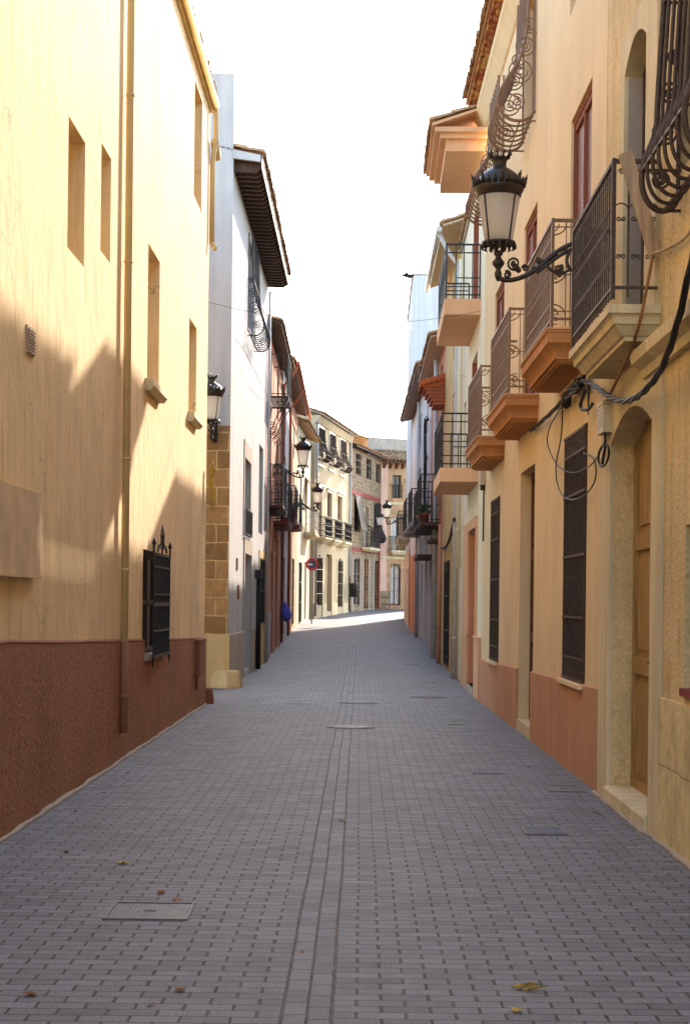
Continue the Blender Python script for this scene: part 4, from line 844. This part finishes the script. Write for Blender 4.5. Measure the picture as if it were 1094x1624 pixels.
# ================================================================ street lamps
LG = 'crowned iron wall lanterns along the street'
def lamp_proto():
    r = thing('wall_lamp', '', 'street lamp', (0, 0, 0), LG); ax = .84
    m = MB(); T = lambda pts, rr, n=7: m.tube([(x, 0, z) for x, z in smooth(pts)], rr, n)
    T([(0,.1),(.1,.135),(.2,.12),(.34,.04),(.5,-.12),(.66,-.2),(.78,-.215),(.835,-.19),(.84,-.14)], .022)
    T([(.03,.06),(.14,.09),(.24,.05),(.36,-.03),(.5,-.145)], .018); T([(.0,-.1),(.1,-.14),(.2,-.12),(.24,-.03),(.2,.06)], .016)
    T([(.2,-.11),(.28,-.15),(.36,-.13),(.42,-.06)], .013)
    for cx, cz, q, a, tr in ((.7,-.06,.06,-1.6,1.6), (.6,-.1,.03,0,1.5), (.12,-.02,.055,1,1.6), (.3,-.1,.04,2,1.6), (.76,-.16,.035,1,1.5), (.48,-.03,.03,3,1.5)):
        m.tube([(cx+x, 0, cz+z) for x, z in spiral(0, 0, q, q*.2, a, tr)], .011, 6)
    for cx, cz, q in ((.68,-.1,.035), (.7,-.07,.025), (.66,-.12,.028), (.29,-.16,.02), (.25,.06,.02)): m.lathe([(.002,-q),(q*.8,-q*.5),(q,0),(q*.7,q*.6),(.002,q)], (cx,0,cz), 8)
    for k in range(5): m.tube([(.14+k*.09,0,.12-k*.06+.01),(.17+k*.09,.0,.15-k*.06),(.2+k*.085,0,.1-k*.055)], [.022,.016,.006], 6)
    m.lathe([(.001,-.17),(.02,-.19),(.03,-.2),(.03,.2),(.02,.19),(.001,.17)], (.0,0,0), 8)
    arm = m.build('bracket_arm', 'lampir', r)
    m = MB(); m.box((0,-.05,-.2),(.018,.05,.2)); m.build('wall_plate', 'lampir', arm)
    m = MB(); m.lathe([(.012,-.22),(.03,-.18),(.034,-.15),(.02,-.12),(.03,-.1),(.052,-.075),(.056,-.05),(.03,-.02),(.024,0),(.04,.015),(.042,.035),(.028,.05)], (ax,0,0), 16)
    for k in range(4):
        a = k*math.pi/2+.785; c, s = math.cos(a), math.sin(a)
        m.tube([(ax+c*q, s*q, z) for q, z in smooth([(.025,.03),(.04,.05),(.035,.08),(.07,.1),(.13,.118)])], .009, 6); m.tube([(ax+c*(.08+x), s*(.08+x), .07+z) for x, z in spiral(0,0,.025,.006,0,1.4)], .006, 5)
    m.lathe([(.118,.105),(.148,.108),(.15,.128),(.118,.128)], (ax,0,0), 24)
    for k in range(16):
        a = k*math.pi/8; m.tube([(ax+.145*math.cos(a), .145*math.sin(a), .11),(ax+.152*math.cos(a), .152*math.sin(a), .075),(ax+.13*math.cos(a), .13*math.sin(a), .06)], [.014,.012,.004], 5)
    m.build('lantern_holder', 'lampir', r)
    m = MB(); n = 28; ra, rb = [], []
    rr = [(.122,.128),(.135,.2),(.152,.3),(.17,.42),(.187,.535)]; rings = [[m.P((ax+q*math.cos(2*math.pi*j/n), q*math.sin(2*math.pi*j/n), z)) for j in range(n)] for q, z in rr]
    for a, b in zip(rings, rings[1:]):
        for j in range(n): m.face([a[j], a[(j+1) % n], b[(j+1) % n], b[j]], True)
    m.face(rings[0]); gl = m.build('lantern_glass', 'opal', r)
    m = MB()
    for k in range(4):
        a = k*math.pi/2+.74; c, s = math.cos(a), math.sin(a); m.tube([(ax+c*.126, s*.126, .12),(ax+c*.192, s*.192, .54)], .0085, 5)
    m.build('glass_ribs', 'lampir', r)
    m = MB(); m.lathe([(.18,.525),(.196,.53),(.2,.56),(.212,.575),(.222,.6),(.222,.615),(.21,.63),(.212,.645),(.2,.655),(.18,.7),(.15,.735),(.11,.765),(.08,.782),(.064,.79),(.062,.83),(.07,.86),(.085,.872),(.08,.88),(.02,.88)], (ax,0,0), 28)
    hood = m.build('lantern_hood', 'lampir', r)
    m = MB()
    for k in range(10):
        a = 2*math.pi*k/10; c, s = math.cos(a), math.sin(a); m.tube([(ax+c*.08, s*.08, .87),(ax+c*.092, s*.092, .9),(ax+c*.1, s*.1, .912),(ax+c*.104, s*.104, .935)], [.012,.008,.015,.003], 5)
    for k in range(24):
        a = 2*math.pi*k/24; c, s = math.cos(a), math.sin(a); t = k % 3 == 0
        m.tube([(ax+c*.214, s*.214, .62),(ax+c*.226, s*.226, .66),(ax+c*(.25 if t else .232), s*(.25 if t else .232), .735 if t else .69)], [.022,.02 if t else .015,.003], 5)
        if t: m.tube([(ax+c*(.232+x), s*(.232+x), .69+z) for x, z in spiral(0,0,.02,.006,0,1.3,8)], .005, 4)
    m.build('crown', 'lampir', hood); return r
proto = lamp_proto()
lamps = [((2.17, 14.62, 4.7), math.pi, 'large dark lantern nearest the camera on a leafy arm beside the ochre house balcony'),
 ((-2.41, 29.97, 4.68), -math.pi/2, 'lantern half hidden behind the yellow house corner on the alley wall'),
 ((-2.04, 45.3, 5.22), 0, 'upper of two glowing lanterns above the black balconies on the left'),
 ((-1.98, 65.2, 5.38), 0, 'grey-glassed lantern on a thin arm in front of the pale yellow house'),
 ((2.74, 76.15, 5.4), math.pi, 'bright lantern held out from the end of the right-hand row'),
 ((1.0, 88.64, 5.6), -.22, 'smallest lantern far away on the rubble-stone house front')]
for k, (loc, rz, lab) in enumerate(lamps):
    o = proto if k == 0 else copy_tree(proto); o.location = loc; o.rotation_euler = (0, 0, rz); o['label'] = lab

# ================================================================ cables, boxes and hung things
def wire(name, pts, r, mat, label, cat, n=6, it=2):
    pts = smooth([tuple(p) for p in pts], it); m = MB(); m.tube(pts, r, n); return tag(m.build(name, mat, origin=pts[0]), label, cat)
def twist(pts, r, R, strands, turns):
    pts = smooth(pts, 2); m = MB(); n = len(pts)
    for k in range(strands):
        q = []
        for i, p in enumerate(pts):
            a = 2*math.pi*(k/strands+turns*i/n); q.append((p[0]+R*math.cos(a), p[1]+R*math.cos(a)*.4, p[2]+R*math.sin(a)))
        m.tube(q, r, 6)
    return m, pts
m, pts = twist([(1.97,8.7,4.3),(1.97,9.5,3.51),(1.985,10.2,3.12),(2.0,11.03,3.04),(2.06,12.14,3.1),(2.07,13.0,3.25),(2.08,13.6,3.4),(2.1,14.7,3.62),(2.12,15.3,3.66),(2.12,15.9,3.62),(2.13,17,3.6),(2.16,19.3,3.64)], .0125, .014, 3, 9)
c = tag(m.build('power_cable', 'cable', origin=pts[0]), 'thick twisted black cable drooping across the ochre and tan house fronts', 'cable')
m = MB()
for k in range(7): m.tube([(2.11+.03*math.cos(t+k), 15.2+.5*math.cos(t*.9+k*.4), 3.62+.07*math.sin(t+k*1.3)) for t in range(7)], .012, 5)
m.lathe([(.01,-.08),(.05,-.05),(.055,.05),(.01,.09)], (2.12,15.9,3.58), 8); m.tube(smooth([(2.1,14.5,3.5),(2.1,14.9,3.38),(2.1,14.3,3.3),(2.09,14.0,3.32)]), .016, 6); m.tube([(2.1,14.3,3.56),(2.1,14.3,3.26)], [.018,.005], 6)
tag(m.build('cable_knot', 'cable', origin=(2.1,15.2,3.6)), 'tangled black cable knot under the nearest terracotta balcony', 'cable')
wire('cable_loop', [(2.12,15.9,3.6),(2.15,17.9,3.45),(2.15,17.0,3.06),(2.15,15.7,2.84),(2.15,14.3,2.82),(2.14,13.6,2.96),(2.13,13.55,3.05)], .007, 'cable', 'thin black cable loop ending at the grey box, higher of two', 'cable', 5)
wire('cable_loop', [(2.12,16.2,3.6),(2.15,16.4,3.3),(2.15,17.0,2.99),(2.15,16.4,2.66),(2.15,15.07,2.56),(2.15,14.1,2.66),(2.15,14.2,2.88),(2.15,14.9,2.98)], .007, 'cable', 'thin black cable loop hanging lowest across the grilled window', 'cable', 5)
m = MB(); m.tube([(2.12+.0*t, 13.55+.28*math.cos(t*.5), 2.84+.09*math.sin(t*.5)) for t in range(14)], .01, 6); m.tube(smooth([(2.12,13.5,3.02),(2.11,13.4,2.9),(2.11,13.55,2.77)]), .012, 6)
tag(m.build('cable_coil', 'cable', origin=(2.12,13.55,2.84)), 'small black cable coil hanging under the grey box', 'cable')
def wbox(name, x0, x1, y0, y1, z0, z1, mat, label, vents=True):
    m = MB(); m.box((x0,y0,z0),(x1,y1,z1)); m.box((x0-.008,y0-.01,z1-.02),(x1,y1+.01,z1+.008)); t = tag(m.build(name, mat, origin=(x1,y0,z0)), label, 'box')
    if vents:
        q = MB()
        for k in range(5): q.box((x0-.004,y0+.03,z0+.05+k*.035),(x0,y1-.03,z0+.065+k*.035))
        q.build('vent_slots', 'steel', t)
    return t
wbox('junction_box', 2.09, 2.19, 13.4, 13.72, 3.02, 3.27, 'boxgrey', 'small grey junction box between the tan and ochre houses')
t = wbox('meter_box', 2.14, 2.235, 26.25, 26.55, 3.5, 3.78, 'boxgrey', 'grey meter box at the far end of the tan house', False)
m = MB(); m.tube([(2.19,26.4,3.5),(2.19,26.4,3.42)], .04, 8); m.tube([(2.21,26.4,3.42),(2.21,26.4,2.6)], .015, 6); m.build('conduit', 'rustir', t)
wbox('utility_cabinet', 2.3, 2.57, 51.8, 52.9, 3.02, 3.62, 'zinc', 'blue-grey utility cabinet high on the mauve house')
wire('brown_hose', [E_.F(s0-.04-0, .04, 4.0)[:] if False else (2.1,11.36,4.02),(2.05,11.34,3.75),(2.0,11.36,3.48),(2.05,12.3,3.36),(2.12,13.4,3.28)], .012, 'hose', 'brown hose trailing from the ochre house balcony', 'hose')
wire('grey_rope', [(2.1,11.36,4.04),(2.12,10.9,3.98),(2.13,10.2,3.92),(2.1,9.2,4.1)], .012, 'plank', 'pale grey rope running from the plank along the ochre wall', 'rope')
p0, p1 = (-2.15, 25.2, 6.18), (2.2, 27.2, 6.45); n = 14
wire('span_wire', [tuple(a+(b-a)*k/n for a, b in zip(p0, p1))[:2]+((p0[2]+(p1[2]-p0[2])*k/n)-.75*(1-(2*k/n-1)**2)*.35,) for k in range(n+1)], .004, 'cable', 'thin wire strung across the street from the yellow house', 'wire', 4, 1)
wire('overhead_wire', [(-2.1, 30.5, 6.5), (-1.9, 33, 6.3), (-1.95, 41, 6.6)], .005, 'cable', 'thin wire along the upper front of the white house', 'wire', 4)
# bundle along the right-hand fronts
wire('wall_cable_bundle', [(2.26,34.2,3.35),(2.3,35.5,3.2),(2.36,37.5,2.98),(2.38,39.5,2.9),(2.42,41.3,2.98)], .035, 'cable', 'dark cable bundle sagging across the ochre-yellow house', 'cable')
# dried palm cross on the corner of the yellow house
m = MB()
for k in range(26):
    a = random.uniform(0, 6.28); L = random.uniform(.18, .45); x, y, z = -2.1, 25.2, 3.6
    e = (x+.04+.07*math.cos(a), y+.1*math.sin(a*2), z-.28+L*math.sin(a)*1.2); q = smooth([(x,y,z+.04*math.sin(k)), (x+.06,y,(z+e[2])/2+.06), e], 1); m.tube(q, [.024-.018*i/(len(q)-1) for i in range(len(q))], 4)
tag(m.build('palm_frond', 'leafyel', origin=(-2.1,25.2,3.6)), 'dried yellow palm frond tied to the corner of the yellow house', 'palm frond')
# guard stones
def guard(x, y, r, hh, mat, label):
    m = MB(); m.lathe([(r*1.2,-.1),(r*1.15,.04),(r*.95,hh*.8),(r*.86,hh*.96),(r*.7,hh),(.01,hh*1.01)], (0,0,0), 7, .35, False)
    m.v = [Vector((p.x*(1+.1*math.sin(p.z*9)), p.y*(1+.08*math.cos(p.z*7)), p.z))+Vector((x,y,0)) for p in m.v]; tag(m.build('guard_stone', mat, origin=(x,y,0)), label, 'guard stone', 'corner guard stones')
guard(-2.17, 25.42, .14, .24, 'redtrim', 'small reddish guard stone at the foot of the yellow house')
guard(-2.16, 30.05, .27, .32, 'patch', 'bigger pale guard stone at the foot of the white house')
# no-parking style round sign at the bend
t = thing('road_sign', 'round red-rimmed sign with dark blue centre on a grey post at the bend', 'sign', (-1.42, 70, gz(70)))
m = MB(); m.tube([(-1.42,70.06,gz(70)-.1),(-1.42,70.06,3.5)], .03, 8); m.build('post', 'steel', t)
def disc(y0, y1, r, mat, name, par):
    m = MB(); n = 32; c = (-1.42, 3.16)
    a = [m.P((c[0]+r*math.cos(2*math.pi*k/n), y0, c[1]+r*math.sin(2*math.pi*k/n))) for k in range(n)]; b = [m.P((c[0]+r*math.cos(2*math.pi*k/n), y1, c[1]+r*math.sin(2*math.pi*k/n))) for k in range(n)]
    m.face(a); m.face(b)
    for k in range(n): m.face([a[k], a[(k+1) % n], b[(k+1) % n], b[k]])
    return m.build(name, mat, par)
pl = disc(70.0, 70.02, .27, 'signred', 'sign_plate', t); disc(69.994, 70.0, .18, 'signblue', 'sign_centre', pl)
m = MB(); m.box((-1.6,69.986,3.12),(-1.4,69.994,3.19)); m.build('sign_bar', 'signwhite', pl)
# litter bin at the stone house
gx, gy = .42, 84.0; z = gz(gy); t = thing('litter_bin', 'dark litter bin on a post before the rubble-stone house', 'litter bin', (gx, gy, z))
m = MB(); m.lathe([(.17,.8),(.21,.82),(.24,1.45),(.25,1.5),(.22,1.52),(.2,1.5)], (gx,gy,z), 14); m.build('bin', 'iron', t)
m = MB(); m.tube([(gx-.18,gy+.25,z-.05),(gx-.18,gy+.25,z+1.9)], .035, 8); m.build('post', 'iron', t)
# cloth hanging by the brown door
x, y = -1.98, 50.2; m = MB(); n = 14
for j in range(9):
    w = (.05, .1, .14, .17, .2, .21, .2, .15, .06)[j]; zz = 1.55-.075*j
    for i in range(n):
        a = 2*math.pi*i/n; q = w*(1+.18*math.sin(3*a+j*.5)); m.v.append(Vector((x+.12+q*.75*math.cos(a)+.012*j, y+q*math.sin(a), zz)))
for j in range(8):
    for i in range(n): m.face([j*n+i, j*n+(i+1) % n, (j+1)*n+(i+1) % n, (j+1)*n+i], True)
tag(m.build('hanging_bag', 'purple', origin=(x,y,1.2)), 'blue-violet bag hanging beside the brown doorway on the left', 'bag')
# flower pots
def potted(x, y, z, r, pm, label, hh=.35, leaves=70):
    t = thing('potted_plant', label, 'potted plant', (x, y, z), 'potted plants on balconies'); m = MB(); m.lathe([(r*.65,0),(r*.9,r*1.3),(r,r*1.35),(r,r*1.6),(r*.85,r*1.6),(r*.8,r*1.3)], (x,y,z), 14); m.build('pot', pm, t)
    m = MB()
    for k in range(leaves):
        a, b = random.uniform(0, 6.28), random.uniform(0, 1); d = Vector((math.cos(a)*b, math.sin(a)*b, random.uniform(.2, 1))); p = Vector((x, y, z+r*1.4))+d*hh*random.uniform(.4, 1.1)
        u = Vector((random.uniform(-1,1), random.uniform(-1,1), random.uniform(-.6,.6))).normalized()*hh*.16; v = u.orthogonal().normalized()*hh*.08
        m.poly((p-u, p+v, p+u, p-v))
    for k in range(5): m.tube([(x,y,z+r*1.3),(x+random.uniform(-.1,.1),y+random.uniform(-.1,.1),z+r*1.4+hh*.7)], .008, 4)
    m.build('foliage', 'plant', t)
sI = lambda d, o, z: tuple(I1.F(d1(d), o, z))
potted(*sI(43.6, .42, 3.735), .15, 'pot', 'green plant in red clay pot on the near end of the orange-red house balcony')
potted(*sI(45.2, .42, 3.735), .16, 'potyellow', 'green plant in ochre pot farther along the orange-red house balcony')
potted(*tuple(F2.F(f2(53.2), .3, 4.265)), .13, 'pot', 'plant in small pot on the red balcony of the brown and grey house', .4)
potted(*tuple(P.F(1.5, .3, 4.5)), .16, 'pot', 'bushy plant on the balcony of the peach house', .8, 120)
# small leaf crumbs and grit nobody could count
m = MB()
for k in range(150):
    y = random.uniform(6, 26); x = random.choice((random.uniform(-2.1, 2.1), -2.2+.01*y+abs(random.gauss(0, .12)), 2.05-abs(random.gauss(0, .12)))); a = random.uniform(0, 6.28); L = random.uniform(.008, .026); d = Vector((math.cos(a)*L, math.sin(a)*L, 0)); w = Vector((-d.y, d.x, 0))*random.uniform(.3, .6); c = Vector((x, y, .007))
    m.poly((c-d, c+w+Vector((0,0,L*.3)), c+d, c-w))
g = m.build('leaf_litter', 'leafdry'); g['kind'] = 'stuff'
# tv antennas
def antenna(x, y, z, label):
    m = MB(); m.tube([(x,y,z),(x,y,z+1.3)], .025, 5); m.tube([(x-.7,y,z+1.25),(x+.8,y,z+1.1)], .02, 4)
    for k in range(7): c = x-.6+k*.2; q = .35-.025*k; m.tube([(c,y-q,z+1.24-.02*k),(c,y+q,z+1.24-.02*k)], .014, 4)
    tag(m.build('tv_antenna', 'steel', origin=(x,y,z)), label, 'antenna', 'rooftop antennas')
antenna(1.05, 96, 10.4, 'thin roof antenna left above the rubble-stone house'); antenna(3.6, 97, 11.05, 'thin roof antenna above the grey terrace of the peach house')
m = MB(); p = Vector((1.35, 38, 9.15)); m.tube([p+Vector((-.14,0,.02)), p+Vector((-.05,0,.03)), p+Vector((.07,0,.0)), p+Vector((.13,0,.02)), p+Vector((.17,0,.02))], [.008,.045,.05,.03,.004], 8)
for sg in (-1, 1): m.poly((p+Vector((-.05,sg*.03,.02)), p+Vector((.05,sg*.03,.02)), p+Vector((.0,sg*.14,.06)), p+Vector((-.05,sg*.19,.05)))); m.poly((p+Vector((-.05,sg*.03,.025)), p+Vector((.05,sg*.03,.03)), p+Vector((.0,sg*.14,.065)), p+Vector((-.05,sg*.19,.055))))
tag(m.build('bird', 'bird', origin=p), 'small dark bird flying in the white sky', 'bird')

# ================================================================ covers and litter on the paving
def cover(x0, x1, y0, y1, style, label, cat, mat, group):
    z = gz((y0+y1)/2)+.004; t = thing({'slats': 'drain_grate', 'ribs': 'access_cover', 'round': 'manhole_cover'}[style], label, cat, ((x0+x1)/2, (y0+y1)/2, z), group); cx, cy = (x0+x1)/2, (y0+y1)/2
    if style == 'round':
        r = (x1-x0)/2; m = MB(); m.lathe([(r,-.02),(r,.004),(r*.9,.005),(r*.89,-.001),(.01,-.001)], (cx,cy,z), 30); m.build('frame', 'covermetal', t)
        m = MB(); m.lathe([(r*.87,-.015),(r*.87,.003),(.01,.003)], (cx,cy,z), 30)
        for k in range(-5, 6):
            for j in range(-5, 6):
                if math.hypot(k, j) < 5.2: m.box((cx+k*r*.15-.02,cy+j*r*.15-.02,z+.003),(cx+k*r*.15+.02,cy+j*r*.15+.02,z+.007))
        m.build('lid', mat, t); return
    w = .02; m = MB(); m.box((x0,y0,z-.02),(x1,y0+w,z+.005)); m.box((x0,y1-w,z-.02),(x1,y1,z+.005)); m.box((x0,y0+w,z-.02),(x0+w,y1-w,z+.005)); m.box((x1-w,y0+w,z-.02),(x1,y1-w,z+.005)); m.build('frame', 'covermetal', t)
    m = MB(); m.box((x0+w,y0+w,z-.018),(x1-w,y1-w,z-.002)); n = int((x1-x0)/.024)
    for k in range(n):
        c = x0+w+(x1-x0-2*w)*(k+.5)/n; m.box((c-.007,y0+w+.01,z-.002),(c+.007,y1-w-.01,z+(.004 if style == 'slats' else .0005)))
    if style == 'ribs': m.box((cx-.03,cy-.012,z+.0),(cx+.03,cy+.012,z+.0055))
    m.build('grate' if style == 'slats' else 'lid', mat, t)
GG = 'iron covers and drains set in the paving'
cover(-1.2, -.77, 8.22, 8.68, 'ribs', 'ribbed grey access cover in the left foreground paving', 'access cover', 'covermetal', GG)
cover(1.27, 1.57, 11.4, 11.78, 'slats', 'slatted drain grate nearest the camera on the right side of the street', 'drain', 'drainmetal', GG)
cover(1.22, 1.51, 15.4, 15.78, 'slats', 'slatted drain grate in front of the tan house, farther up the street', 'drain', 'drainmetal', GG)
cover(1.76, 2.08, 14.0, 14.48, 'ribs', 'brownish cover at the foot of the corner of tan and ochre houses', 'access cover', 'covermetal', GG)
cover(-.22, .4, 20.6, 21.3, 'round', 'dark round manhole cover nearer in the street centre', 'manhole', 'covermetal', GG)
cover(-.1, .55, 25.6, 26.4, 'round', 'dark round manhole cover farther in the street centre', 'manhole', 'rustir', GG)
cover(1.07, 1.75, 27.3, 28.1, 'round', 'round manhole cover on the right before the cream house', 'manhole', 'rustir', GG)
cover(1.37, 1.6, 21.6, 22.1, 'ribs', 'small worn cover on the right between the two drains and manhole', 'access cover', 'covermetal', GG)
cover(-.9, -.5, 25.5, 26.0, 'ribs', 'pale cover left of the farther manhole', 'access cover', 'covermetal', GG)
cover(1.48, 1.82, 32.7, 33.5, 'ribs', 'pale-edged cover in front of the cream house', 'access cover', 'covermetal', GG)
cover(1.54, 1.89, 41.2, 42.2, 'ribs', 'pale cover far up the street on the right', 'access cover', 'covermetal', GG)
cover(-1.03, -.6, 39.5, 40.7, 'ribs', 'pale cover far up the street on the left', 'access cover', 'covermetal', GG)
def litter(x, y, sz, mat, label, kind='dry_leaf', n=5, palm=False):
    m = MB(); z = gz(y)+.006
    for k in range(n):
        a = random.uniform(0, 6.28) if not palm else random.uniform(-.25, .25)+.3; L = sz*random.uniform(.5, 1); w = L*(.3 if not palm else .06)
        d = Vector((math.cos(a), math.sin(a), 0)); s_ = Vector((-d.y, d.x, 0)); c = Vector((x, y, z))+Vector((random.uniform(-.3,.3), random.uniform(-.3,.3), 0))*sz
        q = [c-d*L/2, c-d*L*.2+s_*w+Vector((0,0,sz*.08)), c+d*L*.25+s_*w*.8+Vector((0,0,sz*.1)), c+d*L/2+Vector((0,0,sz*.1)), c+d*L*.2-s_*w+Vector((0,0,sz*.14)), c-d*L*.25-s_*w+Vector((0,0,sz*.05))]
        mid = m.P(c+Vector((0,0,.004))); i = [m.P(p) for p in q]
        for j in range(6): m.face([mid, i[j], i[(j+1) % 6]])
    tag(m.build(kind, mat, origin=(x,y,z)), label, 'leaf', 'fallen leaves on the paving')
litter(-1.32, 9.94, .08, 'leafyel', 'crumpled tan leaf nearest the yellow house on the paving')
litter(-.99, 8.97, .06, 'leafdry', 'brown curled leaf just behind the ribbed access cover')
litter(-.88, 8.75, .06, 'leafdry', 'flat brown leaf touching the ribbed access cover', n=3)
litter(-1.26, 6.65, .06, 'leafdry', 'tan leaf at the bottom left edge of the paving', n=4)
litter(-.66, 6.74, .055, 'leafdry', 'grey-brown leaf in front of the access cover')
litter(-.75, 6.5, .04, 'leafdry', 'tiny dark leaf scrap near the bottom of the paving', n=3)
litter(.0, 11.98, .07, 'leafdry', 'dark twisted leaf on the centre strip of the paving', n=4)
litter(.71, 11.67, .08, 'leafdry', 'thin dark twig-like leaf right of the centre strip', n=3)
litter(.79, 6.83, .14, 'leafyel', 'yellow palm leaf scrap lying in the right foreground', 'palm_leaf', 7, True)
litter(.7, 6.46, .05, 'leafyel', 'small yellow leaf scrap below the palm leaf', n=4)
litter(1.95, 12.62, .06, 'leafdry', 'brown leaf before the ochre house doorstep', n=4)
litter(-1.75, 10.38, .06, 'leafdry', 'dark leaf close to the red-brown plinth', n=3)
